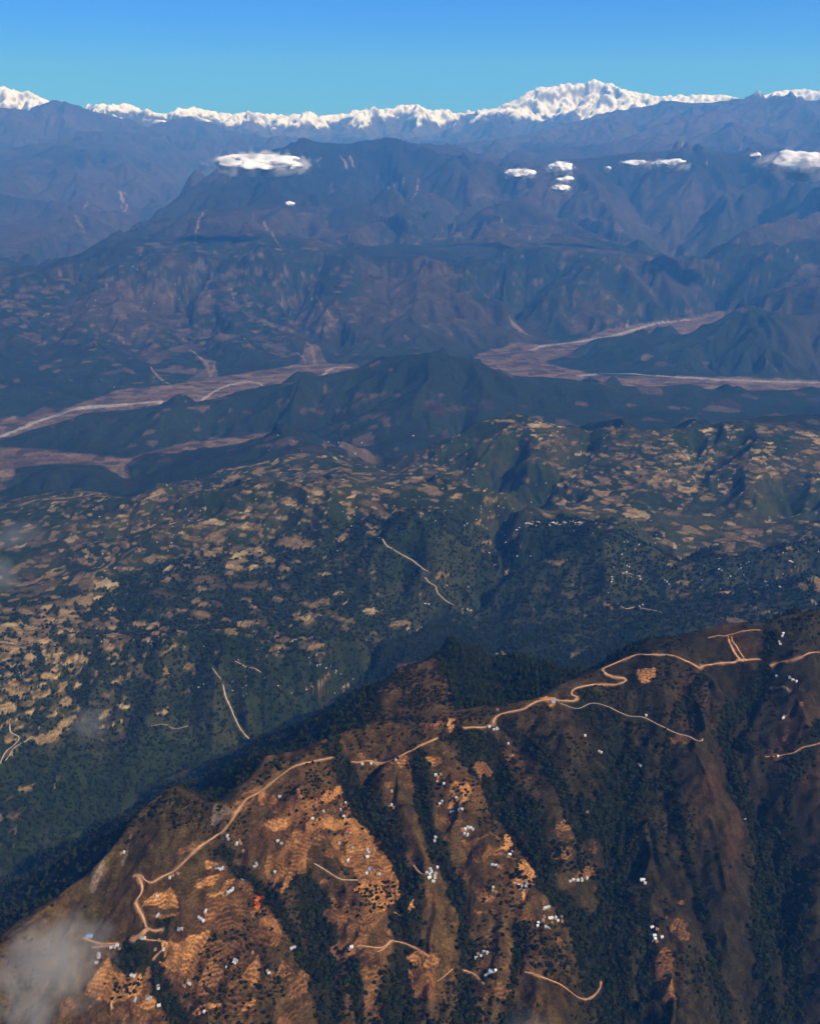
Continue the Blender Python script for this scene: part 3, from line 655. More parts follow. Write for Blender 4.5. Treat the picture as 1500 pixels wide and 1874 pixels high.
# terrace steps, cut into the ground
STEP = 4.6
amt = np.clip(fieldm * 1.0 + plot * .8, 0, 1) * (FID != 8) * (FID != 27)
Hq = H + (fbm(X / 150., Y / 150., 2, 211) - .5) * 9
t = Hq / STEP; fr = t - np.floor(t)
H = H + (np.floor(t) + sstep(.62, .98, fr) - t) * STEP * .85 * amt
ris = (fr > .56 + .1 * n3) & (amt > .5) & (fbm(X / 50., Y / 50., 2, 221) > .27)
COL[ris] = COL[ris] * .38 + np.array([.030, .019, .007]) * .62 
# stepped ground also under the dry grass
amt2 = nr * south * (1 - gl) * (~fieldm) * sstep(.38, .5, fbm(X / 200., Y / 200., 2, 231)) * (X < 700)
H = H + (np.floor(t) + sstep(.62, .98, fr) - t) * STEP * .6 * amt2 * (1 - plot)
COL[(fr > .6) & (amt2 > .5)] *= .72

# ------------------------------------------------------------------ roads: cut level into the slope, then laid on it
ROADS = [
 ([(247,1604),(258,1600),(266,1612),(278,1616),(296,1606),(325,1588),(350,1565),(370,1545),(395,1530),(408,1522),(425,1500),(445,1470),(455,1460),(480,1448),(500,1430),(530,1408),(555,1397),(580,1393),(608,1387)], 6.5, 'dirt', 'long pale orange dirt road climbing the left ridge crest past the saddle'),
 ([(254,1606),(260,1622),(258,1635),(249,1652),(254,1665),(262,1680),(268,1698)], 7, 'dirt', 'pale dirt road descending from the crest hairpin to the lower junction'),
 ([(268,1698),(258,1711),(246,1722)], 16, 'dirt', 'broad bare dirt yard at the lower road junction'),
 ([(268,1699),(283,1703),(297,1702)], 9, 'dirt', 'short dirt spur running east from the lower junction'),
 ([(262,1717),(275,1722),(300,1722),(305,1730),(300,1740),(287,1746),(281,1757)], 4, 'dirt', 'narrow hooked dirt track below the lower junction'),
 ([(216,1726),(190,1728),(165,1723),(155,1716)], 5, 'dirt', 'dirt track to the blue roofed building at the left end'),
 ([(212,1730),(190,1732),(168,1736)], 4, 'dirt', 'lower dirt track running below the track to the blue roof'),
 ([(645,1393),(660,1397),(680,1392),(720,1388),(745,1378),(760,1370),(785,1358),(800,1350)], 5.5, 'dirt', 'dirt road along the crest between the gully head and the forest block'),
 ([(850,1332),(890,1330),(902,1328),(903,1320),(912,1308),(940,1302),(960,1297),(980,1285),(1005,1280),(1030,1282),(1050,1283),(1055,1277),(1046,1270),(1050,1262),(1065,1257),(1100,1252),(1130,1253),(1144,1247),(1143,1240),(1125,1240),(1108,1233),(1103,1224),(1115,1218),(1140,1208),(1165,1198),(1185,1196),(1210,1200),(1240,1203),(1260,1212),(1280,1224),(1290,1218),(1340,1214),(1362,1210),(1390,1207)], 7, 'dirt', 'winding pale dirt road with two hairpins along the right ridge'),
 ([(1410,1222),(1420,1212),(1440,1208),(1460,1204),(1500,1197),(1560,1190)], 6, 'dirt', 'dirt road east of the dark gully leaving at the right edge'),
 ([(1332,1164),(1338,1184),(1352,1210)], 6, 'dirt', 'straight steep earth scar dropping to the right ridge road'),
 ([(1338,1166),(1347,1184),(1360,1207)], 4, 'dirt', 'second steep earth scar beside the straight one'),
 ([(1296,1168),(1325,1160),(1340,1160),(1362,1156),(1390,1154)], 3, 'dirt', 'thin dirt path along the right summit crest'),
 ([(1025,1287),(1055,1297),(1080,1288),(1110,1293),(1150,1310),(1182,1312),(1210,1325),(1250,1345),(1280,1361),(1286,1350)], 2.6, 'pale', 'thin pale footpath crossing the brown slopes below the right ridge road'),
 ([(960,1780),(1000,1793),(1040,1812),(1072,1830),(1095,1815),(1100,1795)], 3.4, 'dirt', 'thin V shaped dirt track at the bottom right'),
 ([(757,1582),(765,1598),(778,1600),(790,1590)], 3.2, 'dirt', 'short curved dirt track to the grey roofed cluster'),
 ([(848,1775),(868,1785),(885,1800)], 2.8, 'dirt', 'short slanting dirt track below the long grey roof'),
 ([(655,1733),(690,1737),(705,1730),(718,1722),(740,1730),(765,1738),(785,1750)], 3, 'dirt', 'dirt footpath crossing the lower middle spur'),
 ([(715,1724),(700,1738),(690,1742)], 4, 'dirt', 'dirt branch path forking on the lower middle spur'),
 ([(575,1580),(600,1595),(625,1608),(655,1613)], 2.4, 'pale', 'faint footpath under the round fallow field'),
 ([(205,1848),(204,1838),(212,1826),(235,1818),(250,1800),(256,1782)], 3, 'dirt', 'dirt footpath winding down the lower left terraces'),
 ([(800,1798),(815,1785),(828,1774)], 2.8, 'dirt', 'short climbing dirt path left of the bottom gully'),
 ([(1400,1385),(1430,1385),(1452,1378),(1470,1368),(1500,1360),(1540,1350)], 2.4, 'dirt', 'faint dirt footpath on the far right slope'),
 ([(408,1253),(413,1275),(422,1295),(430,1315),(445,1340),(457,1352)], 6.5, 'pale', 'pale grey road cutting straight down the hillside to a quarry yard'),
 ([(388,1222),(396,1232),(405,1246)], 5, 'pale', 'short pale road above the quarry road'),
 ([(690,985),(705,995),(715,1005),(735,1016),(755,1025),(775,1040),(783,1047)], 8, 'pale', 'upper half of the white road descending the middle hill'),
 ([(778,1053),(785,1067),(797,1072),(800,1085),(815,1100),(830,1107),(850,1115),(862,1120)], 8, 'pale', 'lower half of the white road descending to the hamlet'),
 ([(768,936),(790,950),(815,963)], 8, 'pale', 'pale track on the crest of the central peak'),
 ([(0,1400),(12,1375),(25,1365),(35,1350),(20,1340),(18,1325)], 6, 'pale', 'pale track among fields at the left edge'),
 ([(10,1392),(25,1370),(45,1358),(58,1347)], 6, 'pale', 'pale side track climbing right at the left edge'),
 ([(270,1330),(300,1326),(320,1335),(345,1330)], 4, 'pale', 'faint pale track across the lower left hillside'),
 ([(1130,1105),(1145,1114),(1165,1112),(1200,1118),(1216,1123)], 6, 'pale', 'pale curved track under the forested cone hill'),
 ([(1128,1053),(1140,1048),(1152,1050),(1168,1056)], 6, 'pale', 'pale loop road through the hamlet on the cone hill'),
 ([(430,1210),(450,1222),(465,1223),(478,1232)], 5, 'pale', 'pale lane through the terraced village'),
]
RD = []; NOTREE = np.zeros(X.shape, bool)
for pts, wd, kind, words in ROADS:
    p = path_xy(pts, 5 if pts[0][1] > 1130 or wd < 6 else 10)
    r = np.hypot(p[:, 0], p[:, 1]); th = np.arctan2(p[:, 0], p[:, 1]); z = samp(H, th, r)
    k = 9; zp = np.pad(z, k // 2, mode='edge'); z = np.convolve(zp, np.ones(k) / k, 'valid')
    fl_ = wd * .5 + (2.2 if r.mean() < 2700 else 7)
    D, T = dist_to(p, fl_ * 2.6)
    m = D < fl_ * 2.5; zt = np.interp(T[m] * (len(p) - 1), np.arange(len(p)), z); wgt = 1 - sstep(fl_, fl_ * 2.3, D[m])
    H[m] = H[m] * (1 - wgt) + (zt - .25) * wgt
    sp = (1 - sstep(.5, 1.0, D / (wd * (.1 + 1.6 * n3)))) * (.7 if kind == 'dirt' else .3); mix(sp, (.36, .20, .10) if kind == 'dirt' else (.26, .21, .15))
    FOREST[D < wd * .5 + 7] = 0; NOTREE |= D < wd * .5 + 3.5
    RD.append((p, z))
print('cover done')

# ------------------------------------------------------------------ materials
def mat(name):
    m = bpy.data.materials.new(name); m.use_nodes = True; return m, m.node_tree, m.node_tree.nodes['Principled BSDF']
def ground_mat(name, scales, var=.35, bump=1.0, rough=.95):
    m, t, b = mat(name); N = t.nodes; L = t.links
    at = N.new('ShaderNodeAttribute'); at.attribute_name = 'cover'
    geo = N.new('ShaderNodeNewGeometry'); last = at.outputs['Color']
    hsum = None
    for k, s in enumerate(scales):
        n = N.new('ShaderNodeTexNoise'); n.inputs['Scale'].default_value = 1.0 / s; n.inputs['Detail'].default_value = 3
        L.new(geo.outputs['Position'], n.inputs['Vector'])
        r = N.new('ShaderNodeMapRange'); r.inputs[1].default_value = .3; r.inputs[2].default_value = .7; r.inputs[3].default_value = 1 - var; r.inputs[4].default_value = 1 + var
        L.new(n.outputs[0], r.inputs[0])
        v = N.new('ShaderNodeVectorMath'); v.operation = 'SCALE'; L.new(last, v.inputs[0]); L.new(r.outputs[0], v.inputs['Scale']); last = v.outputs[0]
        bp = N.new('ShaderNodeBump'); bp.inputs['Strength'].default_value = .55 * bump; bp.inputs['Distance'].default_value = s * .30
        L.new(n.outputs[0], bp.inputs['Height'])
        if hsum: L.new(hsum, bp.inputs['Normal'])
        hsum = bp.outputs[0]
    L.new(last, b.inputs['Base Color']); L.new(hsum, b.inputs['Normal'])
    b.inputs['Roughness'].default_value = rough; b.inputs['Specular IOR Level'].default_value = 0
    return m
M_NEAR = ground_mat('dry_slope', (2.0, 6, 26), .42)
M_MID = ground_mat('hill_slope', (9, 40), .32)
M_FAR = ground_mat('mountain_slope', (45, 160), .25)
M_SNOW = ground_mat('snow_and_rock', (90, 300), .06, .7, .7)
def plain(name, col, rough=.85, var=.2, scale=.6, spec=.2, metal=0):
    m, t, b = mat(name); N = t.nodes; L = t.links
    tc = N.new('ShaderNodeNewGeometry'); n = N.new('ShaderNodeTexNoise'); n.inputs['Scale'].default_value = scale; n.inputs['Detail'].default_value = 3
    L.new(tc.outputs['Position'], n.inputs['Vector'])
    mr = N.new('ShaderNodeMapRange'); mr.inputs[1].default_value = .3; mr.inputs[2].default_value = .7; mr.inputs[3].default_value = 1 - var; mr.inputs[4].default_value = 1 + var
    L.new(n.outputs[0], mr.inputs[0]); v = N.new('ShaderNodeVectorMath'); v.operation = 'SCALE'; v.inputs[0].default_value = col; L.new(mr.outputs[0], v.inputs['Scale'])
    L.new(v.outputs[0], b.inputs['Base Color']); b.inputs['Roughness'].default_value = rough; b.inputs['Specular IOR Level'].default_value = spec; b.inputs['Metallic'].default_value = metal
    return m

# ------------------------------------------------------------------ the ground as objects that share one sheet's vertices and normals
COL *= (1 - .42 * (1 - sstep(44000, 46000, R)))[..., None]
dX = np.stack([np.gradient(X, axis=0), np.gradient(Y, axis=0), np.gradient(H, axis=0)], -1)
dT = np.stack([np.gradient(X, axis=1), np.gradient(Y, axis=1), np.gradient(H, axis=1)], -1)
NRM = np.cross(dT, dX); NRM /= np.linalg.norm(NRM, axis=-1, keepdims=True); NRM = NRM.astype(F32)
VERT = np.stack([X, Y, H], -1).astype(F32).reshape(-1, 3); NV = NRM.reshape(-1, 3); CV = COL.reshape(-1, 3)
qi = (np.arange(NROW - 1)[:, None] * NCOL + np.arange(NCOL - 1)[None]).ravel()
QUAD = np.stack([qi, qi + 1, qi + 1 + NCOL, qi + NCOL], 1)
def cellv(A): return A[:-1, :-1].ravel()
def sheet(name, mask, m, parent=None, label=None):
    q = QUAD[mask]
    ids, inv = np.unique(q.ravel(), return_inverse=True); n = len(q)
    me = bpy.data.meshes.new(name); me.vertices.add(len(ids)); me.vertices.foreach_set('co', VERT[ids].ravel())
    me.loops.add(n * 4); me.loops.foreach_set('vertex_index', inv.astype(np.int32)); me.polygons.add(n)
    me.polygons.foreach_set('loop_start', np.arange(0, n * 4, 4, dtype=np.int32)); me.polygons.foreach_set('use_smooth', np.ones(n, bool))
    me.update(calc_edges=True)
    a = me.color_attributes.new('cover', 'FLOAT_COLOR', 'POINT'); c4 = np.ones((len(ids), 4), F32); c4[:, :3] = CV[ids]; a.data.foreach_set('color', c4.ravel())
    if n < 60000: me.normals_split_custom_set_from_vertices(NV[ids].tolist())
    me.materials.append(m)
    o = bpy.data.objects.new(name, me); C.objects.link(o)
    if parent: o.parent = parent
    else: o['kind'] = 'structure'
    if label: o['label'] = label
    return o
fld = cellv(FID); rl = cellv(ridge_land); rq = cellv(R); fq = cellv(FLAT)
snowz = rq > 43500; mtn = (rq > 10400) & ~snowz & ~fq; hills = ~rl & ~mtn & ~snowz & ~fq
# foothills start behind the river
ridge = sheet('near_ridge', rl & (fld == 0), M_NEAR, label='dry brown ridge with forested gullies filling the lower half of the view')
for i, (poly, col, words) in enumerate(LAND):
    mk = (fld == i + 1) & rl
    if mk.sum() > 3: sheet('field', mk, M_NEAR, ridge, words)
sheet('hills', hills & (rq < 10400), M_MID, label='green and tan terraced hills in the middle distance')
sheet('river_valley', fq & ~rl, M_MID, label='flat pale valley floor of fields and gravel')
sheet('mountains', mtn, M_FAR, label='blue hazy mountains beyond the river')
sheet('snow_mountains', snowz, M_SNOW, label='white snow covered mountain range on the horizon')
# the slopes go on outside the frame, coarser
for sgn, col_ in ((-1, 0), (1, NCOL - 1)):
    ri = np.unique(np.r_[np.arange(0, NROW, 10), NROW - 1]); wv = []; wc = []
    for i in ri:
        for k in range(16):
            th_ = sgn * (HALF[i] + k * .030); r_ = RR[i]; b_ = csamp(Bf, np.array([np.clip(th_, TH0 + .01, TH1 - .01)]), np.array([math.log(r_)]))[0]
            f_ = min(1, k / 3.); z_ = (H[i, col_] - .6) * (1 - f_) + (b_ + (fbm(np.array([r_ * math.sin(th_) / 300.]), np.array([r_ * math.cos(th_) / 300.]), 4, 5)[0] - .5) * 120) * f_
            wv.append((r_ * math.sin(th_), r_ * math.cos(th_), z_)); wc.append(COL[i, col_] if k < 2 else COL[i, col_ - sgn * min(k * 7, 200)])
    wf = [(a * 16 + k, a * 16 + k + 1, a * 16 + k + 17, a * 16 + k + 16)[::sgn] for a in range(len(ri) - 1) for k in range(15)]
    me = bpy.data.meshes.new('side_hills'); me.from_pydata(wv, [], wf); at_ = me.color_attributes.new('cover', 'FLOAT_COLOR', 'POINT')
    c4 = np.ones((len(wv), 4), F32); c4[:, :3] = np.array(wc); at_.data.foreach_set('color', c4.ravel()); me.polygons.foreach_set('use_smooth', [True] * len(me.polygons)); me.materials.append(M_MID)
    o = bpy.data.objects.new('side_hills', me); C.objects.link(o); o['kind'] = 'structure'
# low ground all round the sheet, out to the horizon
bm_v = []; bm_f = []
out = [(HALF[0] + .0, 700)] ; k0 = 0
plane_pts = [(-58000, -28000), (58000, -28000), (58000, 61000), (-58000, 61000)]
me = bpy.data.meshes.new('ground'); me.from_pydata([(x, y, -40) for x, y in plane_pts], [], [(0, 1, 2, 3)]); me.materials.append(plain('plain_soil', (.05, .055, .03), var=.4, scale=.0008))
g0 = bpy.data.objects.new('ground', me); C.objects.link(g0); g0['kind'] = 'structure'; g0['label'] = 'dark lowland far below the ridge'

M_DIRT = plain('pale_dirt', (.34, .180, .078), var=.35, scale=.06); M_PALE = plain('pale_gravel', (.31, .25, .17), var=.2, scale=.08)
M_WATER = plain('river_water', (.20, .20, .20), rough=.25, var=.1, scale=.01, spec=.5)
def ribbon(name, p, z, wd, m, label, lift=.3, jit=.22, seed=0):
    d = np.gradient(p, axis=0); d /= np.linalg.norm(d, axis=1)[:, None] + 1e-9; n = np.stack([-d[:, 1], d[:, 0]], 1)
    k = np.arange(len(p)); wv = wd * .5 * (1 + jit * 2 * (vnoise(k / 6. + seed * 7.7, k * 0. + seed, 5) - .5)); wr = wd * .5 * (1 + jit * 2 * (vnoise(k / 5. + seed * 3.1, k * 0. + seed, 6) - .5))
    rows_ = []
    for f, ww in ((-1, wv), (-.35, wv), (.35, wr), (1, wr)):
        q = p + n * (f * ww)[:, None]; zz = samp(H, np.arctan2(q[:, 0], q[:, 1]), np.hypot(q[:, 0], q[:, 1]))
        rows_.append(np.column_stack([q, np.maximum(zz, z - .2) + lift]))
    V = np.stack(rows_, 1).reshape(-1, 3); F = []
    for i in range(len(p) - 1):
        for j in range(3): F.append((i * 4 + j + 1, i * 4 + j, i * 4 + j + 4, i * 4 + j + 5))
    me = bpy.data.meshes.new(name); me.from_pydata(V.tolist(), [], F); me.materials.append(m)
    o = bpy.data.objects.new(name, me); C.objects.link(o); o['kind'] = 'structure'; o['label'] = label; return o
ROADS = [(a_, b_ * (.55 if b_ > 3.5 else .7), c_, d_) for a_, b_, c_, d_ in ROADS]
for i, ((pts, wd, kind, words), (p, z)) in enumerate(zip(ROADS, RD)):
    ribbon('dirt_road' if wd > 2.5 else 'footpath', p, z, wd, M_DIRT if kind == 'dirt' else M_PALE, words, .35 + .03 * i, .4, i)
for i, (pts, wd, words) in enumerate([([(0,798),(40,783),(70,772),(100,763),(130,752)], 13, 'shining river channel at the left edge of the valley'), ([(110,757),(140,747),(170,743),(215,742),(245,739)], 11, 'braided river channel below the dark wooded slope'),
     ([(1060,689),(1100,684),(1160,684),(1200,688),(1290,692),(1400,697),(1500,701),(1600,703)], 12, 'thin river channel along the right part of the valley'), ([(980,637),(1010,630),(1060,626),(1100,618),(1135,610)], 12, 'pale river channel in the upper valley behind the hill')]):
    p = path_xy(pts, 60); q = np.cumsum(rng.randn(len(p), 2) * 5, 0) * 0; z = np.full(len(p), samp(H, np.arctan2(p[:, 0], p[:, 1]), np.hypot(p[:, 0], p[:, 1])).mean())
    ribbon('river', p, z, wd, M_WATER, words, 1.0, .5, 40 + i)

# ------------------------------------------------------------------ trees
M_CROWN = [plain('crown_%s' % n, c, var=.4, scale=.35, rough=.9, spec=0) for n, c in (('dark', (.006, .007, .0012)), ('olive', (.014, .013, .0020)), ('green', (.010, .015, .0018)))]
M_TRUNK = plain('bark', (.09, .065, .045))
import bmesh
def crown_mesh(k, conifer=False):
    bm = bmesh.new(); bmesh.ops.create_icosphere(bm, subdivisions=2, radius=1.0); rg = random.Random(50 + k)
    dirs = [Vector((rg.uniform(-1, 1), rg.uniform(-1, 1), rg.uniform(-.5, 1))).normalized() for _ in range(9)]; amp = [rg.uniform(.15, .45) for _ in dirs]
    for v in bm.verts:
        d = v.co.normalized(); r = .72 + sum(a * max(0, d.dot(q)) ** 8 for a, q in zip(amp, dirs)) + rg.uniform(-.09, .09)
        v.co = Vector((d.x * r, d.y * r, d.z * r * .85))
        if conifer: v.co.x *= .62 * (1.15 - .5 * d.z); v.co.y *= .62 * (1.15 - .5 * d.z); v.co.z = v.co.z * 1.75 + .5
    # loose sprays of leaves sticking out of the crown
    for q in range(26):
        d = Vector((rg.uniform(-1, 1), rg.uniform(-1, 1), rg.uniform(-.6, 1))).normalized() * rg.uniform(.75, 1.02); s = rg.uniform(.12, .24)
        if conifer: d.x *= .7; d.y *= .7; d.z = d.z * 1.5 + .5
        a = Vector((rg.uniform(-1, 1), rg.uniform(-1, 1), rg.uniform(-1, 1))).normalized() * s; b = a.orthogonal().normalized() * s
        bm.faces.new([bm.verts.new(d + a), bm.verts.new(d + b), bm.verts.new(d - a * .8)])
    for v in bm.verts: v.co.z += .95
    me = bpy.data.meshes.new('crown'); bm.to_mesh(me); bm.free(); me.materials.append(M_CROWN[k % 3]); return me
def trunk_mesh():
    bm = bmesh.new(); prev = None
    for z, r in ((-.35, .13), (.2, .09), (.8, .05)):
        ring = [bm.verts.new((math.cos(a) * r, math.sin(a) * r, z)) for a in [i * math.pi / 3 for i in range(6)]]
        if prev:
            for i in range(6): bm.faces.new((prev[i], prev[(i + 1) % 6], ring[(i + 1) % 6], ring[i]))
        prev = ring
    for a in (.5, 2.6, 4.5):
        p = Vector((0, 0, .45)); q = Vector((math.cos(a) * .4, math.sin(a) * .4, 1.0)); v = [bm.verts.new(p + Vector((.04, 0, 0))), bm.verts.new(p + Vector((-.04, 0, 0))), bm.verts.new(p + Vector((0, .04, 0))), bm.verts.new(q)]
        for f in ((0, 1, 3), (1, 2, 3), (2, 0, 3)): bm.faces.new([v[i] for i in f])
    me = bpy.data.meshes.new('trunk'); bm.to_mesh(me); bm.free(); me.materials.append(M_TRUNK); return me
CROWNS = [crown_mesh(k) for k in range(4)] + [crown_mesh(k, True) for k in (4, 5)]; TRUNK = trunk_mesh()
def put_tree(x, y, size, k, label, group):
    r = math.hypot(x, y); z = float(samp(H, np.array([math.atan2(x, y)]), np.array([r]))[0])
    e = bpy.data.objects.new('tree', None); C.objects.link(e); e.location = (x, y, z); e.scale = (size, size, size * random.uniform(.85, 1.2)); e.rotation_euler = (0, 0, random.uniform(0, 6.28))
    e['label'] = label; e['category'] = 'tree'; e['group'] = group
    for n, me in (('crown', CROWNS[k]), ('trunk', TRUNK)):
        o = bpy.data.objects.new(n, me); C.objects.link(o); o.parent = e
    return e
ORD = 'first second third fourth fifth sixth seventh eighth ninth tenth eleventh twelfth thirteenth fourteenth fifteenth sixteenth seventeenth eighteenth nineteenth twentieth'.split()
def ordinal(i):
    if i < 20: return ORD[i]
    tens = ['twenty', 'thirty', 'forty', 'fifty', 'sixty'][(i + 1) // 10 - 2]; u = (i + 1) % 10
    return tens[:-1] + 'ieth' if u == 0 else tens + '-' + ORD[u - 1]
TZ = [(z1([(930,1040),(1250,960),(1255,1110),(1180,1150),(1080,1200)]), 46, 3.6, 'on the orchard terraces', 'trees on the orchard terraces'),
      (z3([(540,480),(690,520),(670,640),(600,700),(500,600)]), 14, 4.2, 'on the bright bare field', 'trees on the bright middle spur field'),
      ([(460,1440),(490,1392),(540,1390),(590,1372),(560,1392),(510,1412),(470,1445)], 24, 4.8, 'on the crest above the left ridge road', 'scrub trees on the crest above the left road'),
      ([(275,1490),(310,1448),(350,1470),(372,1490),(330,1520),(290,1510)], 34, 4.2, 'on the pointed hump left of the saddle', 'scrub trees on the pointed hump'),
      (z3([(760,300),(960,330),(1090,470),(1090,600),(880,560),(760,480)]), 46, 4.2, 'on the brown middle spur', 'trees on the brown spur above the white hamlet'),
      (z2([(330,930),(560,800),(600,930),(560,1010),(400,1060)]), 26, 3.4, 'on the lower left corner terraces', 'trees on the lower left terraces'),
      ([(980,1690),(1060,1680),(1085,1760),(1040,1800),(960,1770)], 46, 4.6, 'on the grassy spur at the bottom', 'trees on the grassy spur at the bottom'),
      ([(800,1440),(850,1400),(868,1450),(850,1500),(800,1500)], 30, 3.8, 'around the striped second spur field', 'trees on the second spur'),
      ([(560,1730),(640,1740),(700,1800),(640,1850),(600,1830)], 28, 4.2, 'on the brown terraces near the bottom', 'trees on the bottom terraces')]
first = {}
for poly, n, size, where, grp in TZ:
    xs = [p[0] for p in poly]; ys = [p[1] for p in poly]; pts = []
    while len(pts) < n:
        u, v = random.uniform(min(xs), max(xs)), random.uniform(min(ys), max(ys))
        if in_poly(np.array([u]), np.array([v]), poly)[0] and all(math.hypot(u - a, v - b) > 4.5 for a, b in pts): pts.append((u, v))
    pts.sort(); hh = hit([p[0] for p in pts], [p[1] for p in pts])
    for i in range(n):
        k = i % 4; sz = size * random.uniform(.75, 1.3)
        kind = 'dark round' if k == 0 else 'olive bushy' if k == 1 else 'dark green' if k == 2 else 'small dark'
        if k == 3: sz *= .8
        e = put_tree(hh[i, 0], hh[i, 1], sz, k, '%s tree %s, %s from the left' % (kind, where, ordinal(i)), grp)
# the woods: too many to count
def scatter(name, prob_per_m2, mask, rmin, rmax, size, kinds, label, seed):
    a = np.searchsorted(RR, rmin); b = np.searchsorted(RR, rmax); rs = np.random.RandomState(seed)
    area = np.gradient(RR)[a:b, None] * (R[a:b] * np.gradient(TH, axis=1)[a:b]); P = prob_per_m2 * mask[a:b] * area
    cnt = rs.poisson(np.clip(P, 0, 6)); cnt[:, [0, -1]] = 0; ii, jj = np.nonzero(cnt); rep = cnt[ii, jj]; ii = np.repeat(ii, rep); jj = np.repeat(jj, rep)
    r = RR[a:b][ii] + (rs.rand(len(ii)) - .5) * np.gradient(RR)[a:b][ii]; th = TH[a:b][ii, jj] + (rs.rand(len(ii)) - .5) * 2 * HALF[a:b][ii] / NCOL
    vis = np.abs(th) < np.interp(np.log(r), np.log(RR), HALF) * .985; r = r[vis]; th = th[vis]
    z = samp(H, th, r); n = len(r); V = np.column_stack([r * np.sin(th), r * np.cos(th), z - .3])
    me = bpy.data.meshes.new(name); me.vertices.add(n); me.vertices.foreach_set('co', V.astype(F32).ravel())
    s_ = me.attributes.new('size', 'FLOAT', 'POINT'); s_.data.foreach_set('value', (size * (.4 + 1.1 * rs.rand(n) ** 1.8)).astype(F32))
    o = bpy.data.objects.new(name, me); C.objects.link(o); o['kind'] = 'stuff'; o['label'] = label
    ng = bpy.data.node_groups.new(name, 'GeometryNodeTree'); ng.interface.new_socket('Geometry', in_out='INPUT', socket_type='NodeSocketGeometry'); ng.interface.new_socket('Geometry', in_out='OUTPUT', socket_type='NodeSocketGeometry')
    N = ng.nodes; L = ng.links; gi = N.new('NodeGroupInput'); go = N.new('NodeGroupOutput'); ip = N.new('GeometryNodeInstanceOnPoints'); j = N.new('GeometryNodeJoinGeometry')
    for k in kinds:
        oi = N.new('GeometryNodeObjectInfo'); oi.inputs['Object'].default_value = PROTO[k]; oi.inputs['As Instance'].default_value = True; L.new(oi.outputs['Geometry'], j.inputs[0])
    rv = N.new('FunctionNodeRandomValue'); rv.data_type = 'FLOAT_VECTOR'; rv.inputs[0].default_value = (0, 0, 0); rv.inputs[1].default_value = (.25, .25, 6.28)
    at = N.new('GeometryNodeInputNamedAttribute'); at.data_type = 'FLOAT'; at.inputs['Name'].default_value = 'size'
    L.new(gi.outputs[0], ip.inputs['Points']); L.new(j.outputs[0], ip.inputs['Instance']); ip.inputs['Pick Instance'].default_value = True
    L.new(rv.outputs[0], ip.inputs['Rotation']); L.new(at.outputs[0], ip.inputs['Scale']); L.new(ip.outputs[0], go.inputs[0])
    md = o.modifiers.new('instances', 'NODES'); md.node_group = ng; print(name, n); return o
PROTO = [None] * 6
for o in C.objects:
    if o.name.startswith('crown'):
        for k in range(4):
            if o.data == CROWNS[k] and PROTO[k] is None: PROTO[k] = o
hh = hit([930, 1010, 1100, 1050], [1228, 1205, 1180, 1225])
for i in range(4):
    e = put_tree(hh[i, 0], hh[i, 1], 7, 4 + i % 2, ['tall dark conifer at the left end of the shaded valley', 'tall dark conifer in the middle of the shaded valley', 'tall dark conifer at the right end of the shaded valley', 'dark conifer just above the hairpin of the right road'][i], 'tall conifers in the shaded valley')
    PROTO[4 + i % 2] = [c for c in e.children if c.name.startswith('crown')][0]
fn = fbm(X / 60., Y / 60., 3, 301)
sprinkle = south * nr * (1 - .75 * fieldm) * (1 - plot * .7) * sstep(.42, .7, fbm(X / 110., Y / 110., 3, 311)) * (1 - .35 * east)
sprinkle = sprinkle * ~NOTREE; dots = (scrub_poly * 1.0) * ~NOTREE * sstep(.3, .5, fn)
scatter('gully_woods', .028, FOREST * (R < RAXIS) * south, 900, 2600, 4.3, (0, 1, 2, 3), 'dense dark trees filling the gullies of the near ridge', 1)
scatter('scrub', .012, sprinkle * 1.5 + dots * 1.6, 900, 2700, 3.0, (0, 1, 3), 'scattered dark bushes over the dry brown slopes', 2)
scatter('back_slope_woods', .011, FOREST * nr * ~south, 1300, 4100, 5.2, (0, 2, 4, 5), 'dark forest on the shaded back of the ridge', 3)
scatter('valley_forest', .0058, FOREST * ~nr, 2500, 4900, 6.2, (0, 2, 4, 5), 'dark green forest on the far side of the deep valley', 4)

# ------------------------------------------------------------------ houses
M_WALLS = [plain('plaster_' + n, c, var=.08, scale=.5) for n, c in (('white', (.45, .42, .36)), ('ochre', (.26, .15, .07)), ('stone', (.3, .25, .2)))]
M_ROOFS = {'white': plain('tin_white', (.31, .31, .30), .5, .08, spec=.5), 'grey': plain('tin_grey', (.20, .205, .21), .5, .12, spec=.5), 'blue': plain('tin_blue', (.07, .15, .34), .5, .1, spec=.5), 'red': plain('tin_red', (.25, .03, .02), .6, .1),
           'brown': plain('thatch', (.16, .10, .05), .9), 'dark': plain('slate', (.06, .055, .05), .8)}
M_DOOR = plain('door_wood', (.10, .05, .03)); M_WIN = plain('window_dark', (.03, .04, .05), .2, spec=.6)
def from_py(name, V, F, m): me = bpy.data.meshes.new(name); me.from_pydata(V, [], F); me.materials.append(m); return me
def box_vf(x0, x1, y0, y1, z0, z1_):
    return [(x0,y0,z0),(x1,y0,z0),(x1,y1,z0),(x0,y1,z0),(x0,y0,z1_),(x1,y0,z1_),(x1,y1,z1_),(x0,y1,z1_)], [(3,2,1,0),(4,5,6,7),(0,1,5,4),(1,2,6,5),(2,3,7,6),(3,0,4,7)]
WALLME = []
for m in M_WALLS:
    V, F = box_vf(-.5, .5, -.5, .5, -.25, .5); V += [(-.5, 0, .78), (.5, 0, .78)]; F += [(7, 4, 8), (5, 6, 9)]
    WALLME.append(from_py('wall', V, F, m))
ROOFME = {}
